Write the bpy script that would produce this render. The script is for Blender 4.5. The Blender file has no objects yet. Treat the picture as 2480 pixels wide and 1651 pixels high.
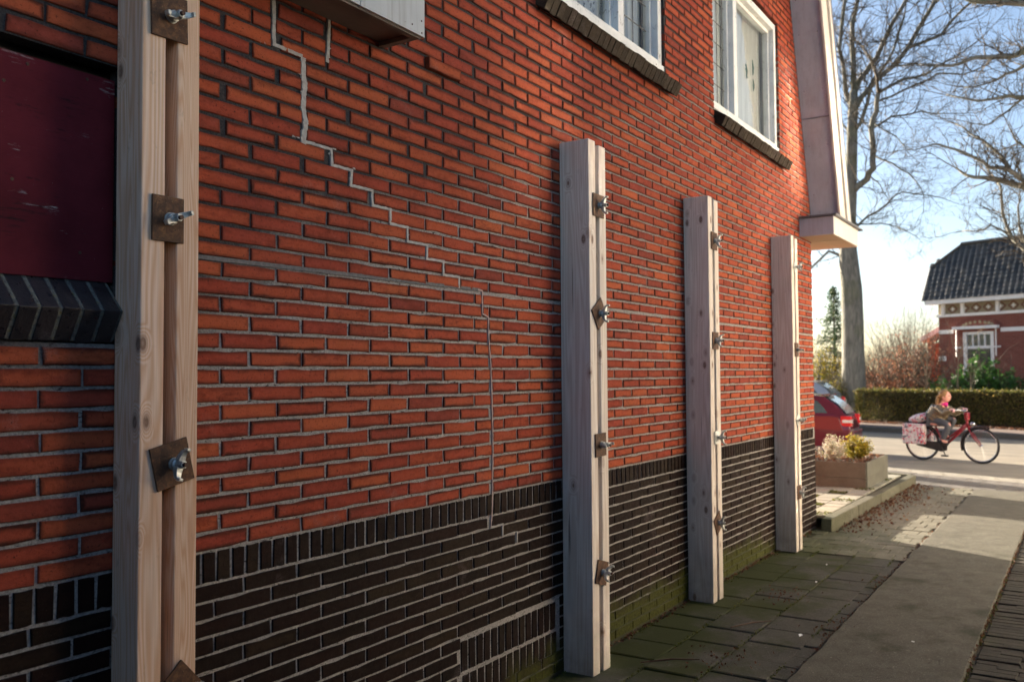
import bpy, bmesh, math, random
import numpy as np
from mathutils import Vector, Matrix, noise
random.seed(7)
R = random.random
def U(a, b): return a + (b - a) * R()
rad = math.radians
S = bpy.context.scene
C = S.collection
PI = math.pi

# ------------------------------------------------------------------ camera, sky, sun, exposure
FPX, YAW, PITCH, ROLL = 2148.4, 0.5778, 0.03772, -0.00634
CAM = np.array([-1.8324, -2.2848, 1.509])
_cy, _sy = math.cos(YAW), math.sin(YAW)
FW = np.array([_cy * math.cos(PITCH), _sy * math.cos(PITCH), math.sin(PITCH)])
_r = np.array([_sy, -_cy, 0.0]); _u = np.cross(_r, FW)
RT = math.cos(ROLL) * _r + math.sin(ROLL) * _u
UP = -math.sin(ROLL) * _r + math.cos(ROLL) * _u
cam = bpy.data.cameras.new('camera'); camo = bpy.data.objects.new('camera', cam); C.objects.link(camo)
camo.matrix_world = Matrix(((RT[0], UP[0], -FW[0], CAM[0]), (RT[1], UP[1], -FW[1], CAM[1]), (RT[2], UP[2], -FW[2], CAM[2]), (0, 0, 0, 1)))
cam.sensor_width = 36; cam.lens = FPX / 2480 * 36; cam.clip_start = 0.05; cam.clip_end = 2000
cam.dof.use_dof = True; cam.dof.focus_distance = 3.3; cam.dof.aperture_fstop = 4.0
S.camera = camo
SUN_EL, SUN_ROT = 11.5, 26.5
SUN_DIR = Vector((math.sin(rad(SUN_ROT)) * math.cos(rad(SUN_EL)), math.cos(rad(SUN_ROT)) * math.cos(rad(SUN_EL)), math.sin(rad(SUN_EL))))
w = bpy.data.worlds.new('World'); S.world = w; w.use_nodes = True
nt = w.node_tree; bg = nt.nodes['Background']; sk = nt.nodes.new('ShaderNodeTexSky')
sk.sky_type = 'NISHITA'; sk.sun_disc = False; sk.sun_elevation = rad(SUN_EL); sk.sun_rotation = rad(SUN_ROT)
sk.air_density = 0.75; sk.dust_density = 1.4; sk.ozone_density = 1.2
nt.links.new(sk.outputs[0], bg.inputs[0]); bg.inputs[1].default_value = 0.052
sl = bpy.data.lights.new('sun', 'SUN'); sl.energy = 5.0; sl.angle = rad(0.6); sl.color = (1.0, 0.86, 0.68)
so = bpy.data.objects.new('sun', sl); C.objects.link(so); so.rotation_euler = SUN_DIR.to_track_quat('Z', 'Y').to_euler()
so.location = SUN_DIR * 60
S.view_settings.view_transform = 'Standard'; S.view_settings.look = 'None'; S.view_settings.gamma = 1.0
S.view_settings.use_curve_mapping = False
S.view_settings.exposure = 2.52
S.cycles.blur_glossy = 0.0; S.cycles.sample_clamp_indirect = 200; S.cycles.max_bounces = 8; S.cycles.diffuse_bounces = 4; S.cycles.transparent_max_bounces = 12

def ray(px, py): return RT * (px - 1240) / FPX - UP * (py - 825.5) / FPX + FW
def atX(px, py, x): v = ray(px, py); return Vector(CAM + v * (x - CAM[0]) / v[0])
def atY(px, py, y=0.0): v = ray(px, py); return Vector(CAM + v * (y - CAM[1]) / v[1])
def atZ(px, py, z): v = ray(px, py); return Vector(CAM + v * (z - CAM[2]) / v[2])
def proj(p):
    q = np.array(p) - CAM; Z = q @ FW
    return 1240 + FPX * (q @ RT) / Z, 825.5 - FPX * (q @ UP) / Z, Z

def text_mesh(name, body, size, mat, parent, loc, rot, shear=0., align='LEFT', ext=.0004):
    cu = bpy.data.curves.new(name, 'FONT'); cu.body = body; cu.size = size; cu.extrude = ext; cu.shear = shear; cu.align_x = align; cu.materials.append(mat)
    t = bpy.data.objects.new(name, cu); C.objects.link(t); dg = bpy.context.evaluated_depsgraph_get()
    me = bpy.data.meshes.new_from_object(t.evaluated_get(dg)); bpy.data.objects.remove(t); me.name = name
    o = bpy.data.objects.new(name, me); C.objects.link(o); o.location = loc; o.rotation_euler = rot; o.parent = parent; return o
# ------------------------------------------------------------------ object helpers
def tag(o, label=None, cat=None, group=None, kind=None):
    if label: o['label'] = label
    if cat: o['category'] = cat
    if group: o['group'] = group
    if kind: o['kind'] = kind
    return o
def empty(name, loc=(0, 0, 0), rz=0, parent=None, **k):
    o = bpy.data.objects.new(name, None); C.objects.link(o); o.location = loc; o.rotation_euler = (0, 0, rz); o.parent = parent
    o.empty_display_size = 0.1
    return tag(o, **k)
class MB:
    def __init__(s): s.v = []; s.f = []; s.m = []; s.uv = []; s.cur = 0
    def add(s, vs, fs, uvs=None):
        n = len(s.v); s.v += [tuple(p) for p in vs]
        for i, f in enumerate(fs):
            s.f.append(tuple(n + j for j in f)); s.m.append(s.cur)
            s.uv.append([uvs[j] for j in f] if uvs else None)
    def box(s, a, b):
        x0, y0, z0 = a; x1, y1, z1 = b
        s.add([(x0,y0,z0),(x1,y0,z0),(x1,y1,z0),(x0,y1,z0),(x0,y0,z1),(x1,y0,z1),(x1,y1,z1),(x0,y1,z1)],
              [(0,3,2,1),(4,5,6,7),(0,1,5,4),(1,2,6,5),(2,3,7,6),(3,0,4,7)])
        return s
    def obox(s, c, ax, ay, az):      # oriented box, half axes
        c, ax, ay, az = map(Vector, (c, ax, ay, az))
        if ax.cross(ay).dot(az) < 0: ay = -ay
        vs = [c + ax*i + ay*j + az*k for k in (-1, 1) for i, j in ((-1,-1),(1,-1),(1,1),(-1,1))]
        s.add(vs, [(0,3,2,1),(4,5,6,7),(0,1,5,4),(1,2,6,5),(2,3,7,6),(3,0,4,7)]); return s
    def tube(s, pts, rs, n=8, caps=True):
        pts = [Vector(p) for p in pts]
        if not hasattr(rs, '__len__'): rs = [rs] * len(pts)
        base = len(s.v); prev = None
        for i, p in enumerate(pts):
            d = (pts[min(i+1, len(pts)-1)] - pts[max(i-1, 0)])
            d = d.normalized() if d.length > 1e-9 else Vector((0,0,1))
            if prev is None:
                a = Vector((0,0,1)) if abs(d.z) < .9 else Vector((1,0,0)); x = d.cross(a).normalized()
            else: x = (prev - d * prev.dot(d)); x = x.normalized() if x.length > 1e-6 else d.orthogonal().normalized()
            prev = x; y = d.cross(x)
            for k in range(n):
                t = 2*PI*k/n; q = p + (x*math.cos(t) + y*math.sin(t)) * rs[i]; s.v.append(tuple(q))
        for i in range(len(pts)-1):
            for k in range(n):
                a = base+i*n+k; b = base+i*n+(k+1)%n
                s.f.append((a, b, b+n, a+n)); s.m.append(s.cur); s.uv.append(None)
        if caps:
            s.f.append(tuple(base+k for k in reversed(range(n)))); s.m.append(s.cur); s.uv.append(None)
            e = base+(len(pts)-1)*n; s.f.append(tuple(e+k for k in range(n))); s.m.append(s.cur); s.uv.append(None)
        return s
    def prism(s, poly, a, b):        # poly: list of 2D->3D fn result pairs; a,b functions give the two ends
        n = len(poly); A = [a(p) for p in poly]; B = [b(p) for p in poly]
        s.add(A + B, [tuple(range(n)), tuple(reversed(range(n, 2*n)))] + [(i, i+n, (i+1) % n + n, (i+1) % n) for i in range(n)])
        return s
    def torus(s, c, ax, R_, r_, n=36, m=8, flat=1.0):
        c = Vector(c); ax = Vector(ax).normalized(); x = ax.orthogonal().normalized(); y = ax.cross(x); base = len(s.v)
        for i in range(n):
            t = 2*PI*i/n; d = x*math.cos(t) + y*math.sin(t)
            for k in range(m):
                q = 2*PI*k/m; s.v.append(tuple(c + d*(R_ + r_*math.cos(q)) + ax*(r_*flat*math.sin(q))))
        for i in range(n):
            for k in range(m):
                s.f.append((base+i*m+k, base+((i+1)%n)*m+k, base+((i+1)%n)*m+(k+1)%m, base+i*m+(k+1)%m)); s.m.append(s.cur); s.uv.append(None)
        return s
    def ball(s, c, r, nu=12, nv=8):
        c = Vector(c); r = Vector(r) if hasattr(r, '__len__') else Vector((r, r, r)); base = len(s.v)
        for j in range(1, nv):
            for i in range(nu):
                t = 2*PI*i/nu; p = PI*j/nv
                s.v.append((c.x+r.x*math.sin(p)*math.cos(t), c.y+r.y*math.sin(p)*math.sin(t), c.z+r.z*math.cos(p)))
        s.v.append((c.x, c.y, c.z+r.z)); s.v.append((c.x, c.y, c.z-r.z)); T = len(s.v)-2; B = T+1
        def f(*q): s.f.append(q); s.m.append(s.cur); s.uv.append(None)
        for j in range(nv-2):
            for i in range(nu):
                a = base+j*nu+i; b = base+j*nu+(i+1)%nu; f(a, a+nu, b+nu, b)
        for i in range(nu):
            f(T, base+i, base+(i+1)%nu); a = base+(nv-2)*nu; f(B, a+(i+1)%nu, a+i)
        return s
    def leaf(s, c, size, nrm=None, elong=1.5):
        d = Vector((U(-1,1), U(-1,1), U(-1,1)));
        if d.length < .05: d = Vector((1, 0, 0))
        d.normalize(); e = d.orthogonal().normalized(); e = (Matrix.Rotation(U(0, 6.28), 3, d) @ e); c = Vector(c)
        g = d.cross(e); a = size*elong*.5; b = size*.5
        s.add([c - e*a, c + g*b*.8 + d*b*.25, c + e*a, c - g*b*.8 + d*b*.25], [(0, 1, 2, 3)]); return s
    def mesh(s, name, mats, smooth=False):
        me = bpy.data.meshes.new(name); me.from_pydata(s.v, [], s.f)
        for m in (mats if isinstance(mats, (list, tuple)) else [mats]): me.materials.append(m)
        if any(s.m): me.polygons.foreach_set('material_index', s.m)
        if any(u is not None for u in s.uv):
            ul = me.uv_layers.new(name='UVMap'); arr = []
            for f, u in zip(s.f, s.uv): arr += (list(sum(map(tuple, u), ())) if u else [0.5, 0.5] * len(f))
            ul.data.foreach_set('uv', arr)
        if smooth: me.polygons.foreach_set('use_smooth', [True] * len(me.polygons))
        me.update(); return me
    def build(s, name, mats, parent=None, smooth=False, bevel=0, **k):
        o = bpy.data.objects.new(name, s.mesh(name, mats, smooth)); C.objects.link(o); o.parent = parent
        if bevel:
            b = o.modifiers.new('b', 'BEVEL'); b.width = bevel; b.segments = 2; b.limit_method = 'ANGLE'; b.angle_limit = rad(35)
        return tag(o, **k)
def inst(name, me, parent=None, loc=(0,0,0), rot=(0,0,0), sc=(1,1,1), **k):
    o = bpy.data.objects.new(name, me); C.objects.link(o); o.parent = parent; o.location = loc; o.rotation_euler = rot; o.scale = sc
    return tag(o, **k)

# ------------------------------------------------------------------ materials
class NT:
    def __init__(s, name):
        s.m = bpy.data.materials.new(name); s.m.use_nodes = True; s.t = s.m.node_tree; s.b = s.t.nodes['Principled BSDF']; s.out = s.t.nodes['Material Output']
    def n(s, ty, **k):
        x = s.t.nodes.new(ty)
        for a, b in k.items(): setattr(x, a, b)
        return x
    def L(s, a, b): s.t.links.new(a, b)
    def val(s, x): return x
    def math(s, op, a, b=None, clamp=False):
        x = s.n('ShaderNodeMath', operation=op); x.use_clamp = clamp
        for i, q in enumerate((a, b)):
            if q is None: continue
            if isinstance(q, (int, float)): x.inputs[i].default_value = q
            else: s.L(q, x.inputs[i])
        return x.outputs[0]
    def mix(s, f, a, b, mode='MIX'):
        x = s.n('ShaderNodeMix', data_type='RGBA', blend_type=mode)
        for i, q in ((0, f), (6, a), (7, b)):
            if isinstance(q, (int, float)): x.inputs[i].default_value = q
            elif isinstance(q, (tuple, list)): x.inputs[i].default_value = (*q[:3], 1)
            else: s.L(q, x.inputs[i])
        return x.outputs[2]
    def pos(s): return s.n('ShaderNodeNewGeometry').outputs['Position']
    def obj(s): return s.n('ShaderNodeTexCoord').outputs['Object']
    def vec(s, v, sc=(1,1,1), off=(0,0,0)):
        x = s.n('ShaderNodeMapping'); s.L(v, x.inputs[0]); x.inputs['Scale'].default_value = sc; x.inputs['Location'].default_value = off; return x.outputs[0]
    def noise(s, v, scale, detail=4, rough=.55, dist=0, dims='3D', w=None):
        x = s.n('ShaderNodeTexNoise', noise_dimensions='4D' if w is not None else '3D'); s.L(v, x.inputs['Vector'])
        if w is not None: s.L(w, x.inputs['W'])
        x.inputs['Scale'].default_value = scale; x.inputs['Detail'].default_value = detail; x.inputs['Roughness'].default_value = rough; x.inputs['Distortion'].default_value = dist
        return x.outputs['Fac']
    def ramp(s, f, stops, interp='LINEAR'):
        x = s.n('ShaderNodeValToRGB'); x.color_ramp.interpolation = interp; e = x.color_ramp.elements
        while len(e) < len(stops): e.new(.5)
        for i, (p, c) in enumerate(stops): e[i].position = p; e[i].color = (*c, 1) if isinstance(c, (tuple, list)) else (c, c, c, 1)
        s.L(f, x.inputs[0]); return x.outputs[0]
    def rng(s, v, a, b, c=0., d=1., smooth=False):
        x = s.n('ShaderNodeMapRange'); x.clamp = True
        if smooth: x.interpolation_type = 'SMOOTHSTEP'
        s.L(v, x.inputs[0])
        for i, q in enumerate((a, b, c, d)): x.inputs[i+1].default_value = q
        return x.outputs[0]
    def sep(s, v): x = s.n('ShaderNodeSeparateXYZ'); s.L(v, x.inputs[0]); return x.outputs
    def rnd(s):
        g = s.n('ShaderNodeNewGeometry').outputs['Random Per Island']; o = s.n('ShaderNodeObjectInfo').outputs['Random']
        return s.math('FRACT', s.math('ADD', g, o))
    def bump(s, h, strength=.5, dist=.002):
        x = s.n('ShaderNodeBump'); x.inputs['Strength'].default_value = strength; x.inputs['Distance'].default_value = dist; s.L(h, x.inputs['Height']); s.L(x.outputs[0], s.b.inputs['Normal'])
    def fin(s, col=None, rough=.8, metal=0., spec=.3, alpha=None):
        if col is not None:
            if isinstance(col, (tuple, list)): s.b.inputs['Base Color'].default_value = (*col[:3], 1)
            else: s.L(col, s.b.inputs['Base Color'])
        if isinstance(rough, (int, float)): s.b.inputs['Roughness'].default_value = rough
        else: s.L(rough, s.b.inputs['Roughness'])
        s.b.inputs['Metallic'].default_value = metal if isinstance(metal, (int, float)) else 0
        s.b.inputs['Specular IOR Level'].default_value = spec
        return s.m
def simple(name, col, rough=.7, metal=0., var=.25, scale=8, bump=.2, bd=.002, spec=.3, coords='obj'):
    n = NT(name); v = n.obj() if coords == 'obj' else n.pos()
    f = n.noise(v, scale, 6, .6); f2 = n.noise(v, scale*6, 3, .6)
    k = n.math('ADD', n.math('MULTIPLY', f, .7), n.math('MULTIPLY', f2, .3))
    c = n.ramp(k, [(.25, tuple(x*(1-var) for x in col)), (.75, tuple(min(1, x*(1+var)) for x in col))])
    if bump: n.bump(f2, bump, bd)
    return n.fin(c, rough, metal, spec)

def moss_mask(n, p, lo=.02, hi=.34):
    s = n.sep(p); z = s[2]; x = s[0]
    zz = n.rng(z, lo, hi, 1, 0); xx = n.rng(x, 0.6, 2.6)
    xe = n.rng(x, 4.9, 6.2, 1, .25)
    q = n.noise(p, 5, 5, .65)
    return n.rng(n.math('ADD', n.math('MULTIPLY', n.math('MULTIPLY', zz, xx), xe), n.math('MULTIPLY', n.math('SUBTRACT', q, .5), 1.1)), .30, .62)
def brick_mat(name, cols, edge=.8, edgec=(.05,.018,.012), mossy=False, L_=.218, H_=.0465, spec=.35, rough=.62):
    n = NT(name); p = n.pos(); r = n.rnd(); r2 = n.math('FRACT', n.math('MULTIPLY', r, 17.31)); r3 = n.math('FRACT', n.math('MULTIPLY', r, 41.7))
    base = n.ramp(r, [(i/(len(cols)-1), c) for i, c in enumerate(cols)])
    w5 = n.math('MULTIPLY', r, 30.)
    uv = n.n('ShaderNodeUVMap').outputs[0]; s = n.sep(uv)
    du = n.math('MULTIPLY', n.math('MINIMUM', s[0], n.math('SUBTRACT', 1., s[0])), L_)
    dv = n.math('MULTIPLY', n.math('MINIMUM', s[1], n.math('SUBTRACT', 1., s[1])), H_)
    d = n.math('MINIMUM', du, dv)
    big = n.noise(n.vec(p, (9, 9, 22)), 1.0, 5, .6, .5, w=w5)
    dn = n.math('ADD', d, n.math('MULTIPLY', n.math('SUBTRACT', big, .5), .022))
    em = n.rng(dn, .0, .016, 1, 0, True)
    c = n.mix(n.math('MULTIPLY', em, n.math('MULTIPLY', n.math('ADD', r2, .45), edge)), base, edgec)
    mot = n.noise(n.vec(p, (55, 55, 85)), 1.0, 5, .7, .4, w=w5); c = n.mix(n.rng(mot, .52, .70, 0, .55), c, tuple(x*.42 for x in cols[0])); c = n.mix(n.rng(mot, .46, .30, 0, .35), c, tuple(min(1, x*1.35) for x in cols[-2]))
    # kiln clouds and soot
    cl = n.rng(n.noise(n.vec(p, (16, 16, 40)), 1.0, 6, .65, .3, w=w5), .48, .72)
    c = n.mix(n.math('MULTIPLY', cl, n.math('MULTIPLY', r3, .85)), c, tuple(x*.38 for x in cols[0]))
    grime = n.rng(n.noise(p, 1.1, 5, .65), .45, .68); c = n.mix(n.math('MULTIPLY', grime, .42), c, tuple(x*.45 for x in cols[0]))
    blm = n.math('MULTIPLY', n.rng(n.noise(p, 2.6, 5, .7), .60, .72), n.rng(n.noise(p, 240, 3, .7), .42, .66)); c = n.mix(n.math('MULTIPLY', blm, .30), c, (.55, .44, .44))
    hot = n.rng(n.noise(n.vec(p, (7, 7, 24), (3, 1, 7)), 1.0, 3, .5, w=w5), .5, .75)
    c = n.mix(n.math('MULTIPLY', hot, .35), c, tuple(min(1, x*1.45) for x in cols[-1]))
    spk = n.rng(n.noise(p, 420, 2, .5), .74, .8); c = n.mix(n.math('MULTIPLY', spk, .35), c, (.5, .42, .38))
    pit = n.rng(n.noise(p, 110, 3, .6), .61, .70); c = n.mix(n.math('MULTIPLY', pit, .8), c, (.03, .014, .01))
    blot = n.rng(n.noise(p, 14, 5, .7), .66, .78); c = n.mix(n.math('MULTIPLY', blot, .5), c, (.035, .02, .016))
    drip = n.rng(n.noise(n.vec(p, (95, 95, 14)), 1.0, 3, .6), .735, .79)
    reg = n.rng(n.noise(p, 1.7, 2, .5), .5, .62)
    c = n.mix(n.math('MULTIPLY', n.math('MULTIPLY', drip, reg), .7), c, (.62, .52, .46))
    if mossy:
        mm = moss_mask(n, p); g = n.ramp(n.noise(p, 60, 4, .6), [(.3, (.022, .026, .006)), (.7, (.075, .078, .012))])
        c = n.mix(n.math('MULTIPLY', mm, .9), c, g)
    h = n.math('ADD', n.math('MULTIPLY', n.noise(p, 90, 5, .65), 1.0), n.math('MULTIPLY', n.noise(p, 500, 3, .6), .35))
    n.bump(h, .85, .002)
    return n.fin(c, n.rng(n.noise(p, 40, 3), .3, .7, rough-.12, rough+.15), 0, spec)

M = {}
M['brick'] = brick_mat('red_brick', [(.29,.050,.029), (.35,.068,.032), (.41,.090,.036), (.22,.044,.030), (.37,.074,.033), (.42,.102,.040), (.33,.060,.030), (.27,.049,.031)], .85, spec=.10, rough=.8)
M['dark'] = brick_mat('dark_brick', [(.011,.005,.004), (.020,.008,.006), (.014,.006,.005), (.028,.016,.009), (.011,.006,.005)], .5, (.006,.004,.004), True, spec=.08, rough=.7)
M['sill'] = brick_mat('sill_brick', [(.034,.024,.017), (.046,.033,.023), (.028,.020,.015), (.056,.042,.030)], .3, (.015,.011,.009), False, spec=.1, rough=.75)
M['blacksill'] = brick_mat('glazed_sill_brick', [(.020,.017,.020), (.028,.022,.026), (.018,.014,.017)], .3, (.008,.007,.008), False, spec=.5, rough=.35)
# mortar
n = NT('mortar'); p = n.pos(); s_ = n.sep(p)
t1 = n.math('ADD', n.math('SUBTRACT', n.math('MULTIPLY', s_[2], 1.0), n.math('MULTIPLY', s_[0], .42)), n.math('MULTIPLY', n.noise(p, 2.2, 4, .6), .55))
dk = n.rng(t1, 1.86, 2.22)
lt = n.ramp(n.noise(p, 120, 4, .7), [(.3, (.20, .185, .175)), (.7, (.45, .42, .395))])
lt = n.mix(n.rng(n.noise(p, 700, 2, .5), .66, .74), lt, (.62, .6, .58))
lt = n.mix(n.rng(n.noise(n.vec(p, (55, 55, 140)), 1.0, 4, .7), .58, .66), lt, (.03, .026, .024))
dkc = n.ramp(n.noise(p, 140, 4, .7), [(.3, (.022, .020, .021)), (.75, (.075, .068, .068))])
c = n.mix(n.math('MAXIMUM', dk, n.math('MULTIPLY', n.rng(s_[2], 1.7, 2.5), .42)), lt, dkc); mm = moss_mask(n, p); c = n.mix(n.math('MULTIPLY', mm, .85), c, (.035, .045, .010))
dirt = n.rng(s_[2], .0, .25, .6, 0); c = n.mix(dirt, c, (.035, .032, .022))
n.bump(n.math('ADD', n.noise(p, 160, 5, .7), n.noise(p, 30, 3, .6)), 1.0, .004); M['mortar'] = n.fin(c, .95, 0, .15)
n = NT('repair_mortar'); p = n.pos()
c = n.ramp(n.noise(p, 45, 6, .7), [(.25, (.22, .20, .18)), (.7, (.50, .47, .44))]); n.bump(n.noise(p, 130, 5, .7), .9, .003); M['repair'] = n.fin(c, .95, 0, .15)
n = NT('dark_pointing'); p = n.pos()
c = n.ramp(n.noise(p, 60, 6, .7), [(.3, (.10, .095, .095)), (.7, (.20, .19, .185))]); n.bump(n.noise(p, 130, 5, .7), .6, .002); M['pointing'] = n.fin(c, .95, 0, .15)
def wood_mat(name, a, b, knots=True, grain=26., tint=(.33,.20,.12), wet=False):
    n = NT(name); o = n.obj(); info = n.n('ShaderNodeObjectInfo').outputs['Random']
    cb = n.n('ShaderNodeCombineXYZ'); n.L(n.math('MULTIPLY', info, 7.), cb.inputs[0]); n.L(n.math('MULTIPLY', info, 13.), cb.inputs[1]); n.L(n.math('MULTIPLY', info, 31.), cb.inputs[2])
    va = n.n('ShaderNodeVectorMath', operation='ADD'); n.L(o, va.inputs[0]); n.L(cb.outputs[0], va.inputs[1]); v = va.outputs[0]
    sv = n.sep(v); c2 = n.n('ShaderNodeCombineXYZ'); n.L(n.math('MULTIPLY', n.math('ADD', sv[0], sv[1]), 10.5), c2.inputs[0]); n.L(n.math('MULTIPLY', sv[2], 5.2), c2.inputs[1])
    vo = n.n('ShaderNodeTexVoronoi', feature='F1', voronoi_dimensions='2D'); n.L(c2.outputs[0], vo.inputs['Vector']); vo.inputs['Scale'].default_value = 1.; vo.inputs['Randomness'].default_value = 1.
    dist = vo.outputs['Distance']
    s = n.sep(n.vec(v, (1, 1, .035)))
    # growth rings: stretched noise bent round the knots
    bend = n.math('MULTIPLY', n.math('MULTIPLY', n.rng(dist, 0., .34, 1., 0., True), n.rng(n.sep(vo.outputs['Color'])[0], .60, .62)), .14 if knots else 0.)
    nz = n.math('ADD', n.noise(n.vec(v, (5.5, 5.5, .28)), 1.0, 3, .5, .25), bend)
    ring = n.math('ABSOLUTE', n.math('SUBTRACT', n.math('FRACT', n.math('MULTIPLY', nz, grain)), .5))
    ringm = n.rng(ring, .05, .42)
    fib = n.noise(n.vec(v, (260, 260, 4)), 1.0, 4, .6)
    c = n.mix(ringm, a, b); c = n.mix(n.rng(fib, .3, .75), c, n.mix(.6, c, tint)) if False else n.mix(n.math('MULTIPLY', n.rng(fib, .35, .75), .35), c, tint)
    patch = n.rng(n.noise(n.vec(v, (4, 4, 1.2)), 1.0, 4, .6), .35, .7); c = n.mix(n.math('MULTIPLY', patch, .28), c, tuple(q*.62 for q in a))
    if knots:
        ksz = n.math('SUBTRACT', n.math('MULTIPLY', n.sep(vo.outputs['Color'])[1], .12), .03); kn = n.math('MULTIPLY', n.rng(n.math('SUBTRACT', dist, ksz), .0, .05, 1, 0, True), n.rng(n.noise(n.vec(v, (90, 90, 90)), 1.0, 3), .25, .6, .55, 1)); sel = n.rng(n.sep(vo.outputs['Color'])[0], .60, .62)
        c = n.mix(n.math('MULTIPLY', n.math('MULTIPLY', kn, sel), .85), c, (.085, .045, .03))
        halo = n.rng(dist, .10, .20, 1, 0, True); c = n.mix(n.math('MULTIPLY', n.math('MULTIPLY', halo, sel), .4), c, (.28, .16, .11))
    chk = n.math('MULTIPLY', n.rng(n.noise(n.vec(v, (70, 70, 1.1)), 1.0, 2, .5, .1), .70, .715), n.rng(n.noise(n.vec(v, (6, 6, 2.5), (4, 0, 1)), 1.0, 2), .48, .56)); c = n.mix(n.math('MULTIPLY', chk, .75), c, (.10, .065, .045))
    smg = n.rng(n.noise(n.vec(v, (22, 22, 9), (1, 6, 2)), 1.0, 5, .75), .62, .74); c = n.mix(n.math('MULTIPLY', smg, .38), c, (.17, .13, .10))
    low = n.rng(n.sep(n.pos())[2], .0, .5, .9, 0); c = n.mix(n.math('MULTIPLY', low, n.noise(n.pos(), 9, 4)), c, (.09, .065, .045))
    n.bump(n.math('ADD', n.math('MULTIPLY', fib, .6), n.math('MULTIPLY', ringm, .4)), .35, .0012)
    return n.fin(c, .66, 0, .25)
M['spruce'] = wood_mat('raw_spruce', (.66, .56, .47), (.80, .73, .65), tint=(.40,.31,.23))
M['larch'] = wood_mat('raw_larch', (.68, .42, .27), (.80, .60, .46), grain=34)
M['larch2'] = wood_mat('raw_larch_fine', (.66, .39, .24), (.80, .58, .42), knots=False, grain=90, tint=(.42,.22,.12))
M['grey_wood'] = simple('weathered_plank', (.13, .125, .10), .85, 0, .35, 6, .4, .002)
n = NT('rusty_plate'); o = n.obj(); info = n.n('ShaderNodeObjectInfo').outputs['Random']; w4 = n.math('MULTIPLY', info, 20.)
a = n.noise(o, 45, 6, .7, .5, w=w4); b = n.noise(o, 190, 4, .7, w=w4)
c = n.ramp(a, [(.25, (.022, .011, .008)), (.5, (.085, .036, .016)), (.62, (.15, .065, .026)), (.8, (.24, .16, .11))])
c = n.mix(n.rng(b, .56, .66), c, (.025, .015, .012)); c = n.mix(n.rng(n.noise(o, 260, 3, .6), .68, .74), c, (.42, .26, .13))
n.bump(n.math('ADD', a, b), .7, .0015); M['rust'] = n.fin(c, .72, 0, .35)
n = NT('galvanised_steel'); o = n.obj()
c = n.ramp(n.noise(o, 90, 5, .6), [(.3, (.28, .30, .30)), (.7, (.62, .63, .60))]); c = n.mix(n.rng(n.noise(o, 60, 3), .68, .76), c, (.35, .17, .06))
n.bump(n.noise(o, 300, 3), .3, .0006); M['zinc'] = n.fin(c, .42, .65, .5); n.b.inputs['Metallic'].default_value = .7
M['rod'] = simple('dark_rod', (.07, .035, .025), .5, .3, .4, 200, .3, .0006)
n = NT('white_window_paint'); p = n.pos()
c = n.ramp(n.noise(p, 6, 5, .6), [(.3, (.58, .60, .61)), (.7, (.78, .78, .77))])
ck = n.n('ShaderNodeTexVoronoi', feature='DISTANCE_TO_EDGE'); n.L(n.vec(p, (38, 38, 9)), ck.inputs['Vector']); ck.inputs['Scale'].default_value = 1
crk = n.math('MULTIPLY', n.rng(ck.outputs['Distance'], 0., .035, 1, 0), n.rng(n.noise(p, 7, 4, .6), .52, .6)); c = n.mix(crk, c, (.10, .085, .07))
n.bump(n.math('SUBTRACT', n.noise(p, 60, 4), crk), .4, .0015); M['paint'] = n.fin(c, .45, 0, .4)
M['whitetrim'] = simple('white_far_trim', (.84, .84, .84), .5, 0, .1, 3, 0)

def painted(name, col, streak=.35, dirt=(.16,.13,.10)):
    n = NT(name); p = n.pos(); a = n.noise(p, 3, 6, .65); c = n.ramp(a, [(.3, tuple(q*.86 for q in col)), (.7, tuple(min(1, q*1.08) for q in col))])
    st = n.rng(n.noise(n.vec(p, (30, 30, 1.6)), 1.0, 5, .65), .50, .72); c = n.mix(n.math('MULTIPLY', st, streak), c, dirt)
    sp = n.rng(n.noise(p, 45, 4, .7), .66, .72); c = n.mix(n.math('MULTIPLY', sp, .6), c, dirt); n.bump(n.noise(p, 40, 5, .6), .35, .0015)
    return n.fin(c, .55, 0, .3)
M['lilac'] = painted('cool_side_paint', (.39, .385, .44), .25)  # lilac-grey paint with the cool shade of the camera-side faces mixed in
M['cream'] = painted('warm_lit_side_paint', (.62, .57, .52), .3)  # cream paint with the warm light of the driveway-side faces mixed in
M['ochre'] = simple('ochre_soffit_paint', (.50, .37, .24), .6, 0, .10, 5, .2, .001)
M['zincboard'] = painted('pale_sheet_board', (.50, .52, .53), .4)
M['soffit'] = simple('dirty_plywood_soffit', (.17, .14, .125), .8, 0, .25, 5, .2, .001)
M['lead'] = simple('lead_flashing', (.13, .13, .14), .5, .3, .2, 10, .3, .002)
n = NT('burgundy_board'); p = n.pos()
c = n.ramp(n.noise(p, 4, 5, .6), [(.3, (.070, .008, .013)), (.7, (.125, .015, .024))])
st = n.noise(n.vec(p, (9, 9, 150)), 1.0, 5, .7, .4); pa = n.noise(n.vec(p, (5, 5, 9)), 1.0, 5, .7)
c = n.mix(n.math('MULTIPLY', n.rng(st, .52, .62), n.rng(pa, .54, .62)), c, (.016, .008, .010))
wh = n.math('MULTIPLY', n.rng(st, .555, .62), n.rng(n.noise(n.vec(p, (7, 7, 12), (3, 0, 5)), 1.0, 4, .6), .60, .68)); c = n.mix(wh, c, (.35, .33, .34))
c = n.mix(n.rng(n.noise(p, 230, 2), .76, .8), c, (.3, .26, .26))
n.bump(st, .35, .002); M['burgundy'] = n.fin(c, .8, 0, .12)
M['black'] = simple('black_rubber', (.018, .018, .02), .6, 0, .2, 20, 0)
M['blackgloss'] = simple('black_enamel', (.015, .015, .018), .25, 0, .2, 20, 0, spec=.5)
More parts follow.
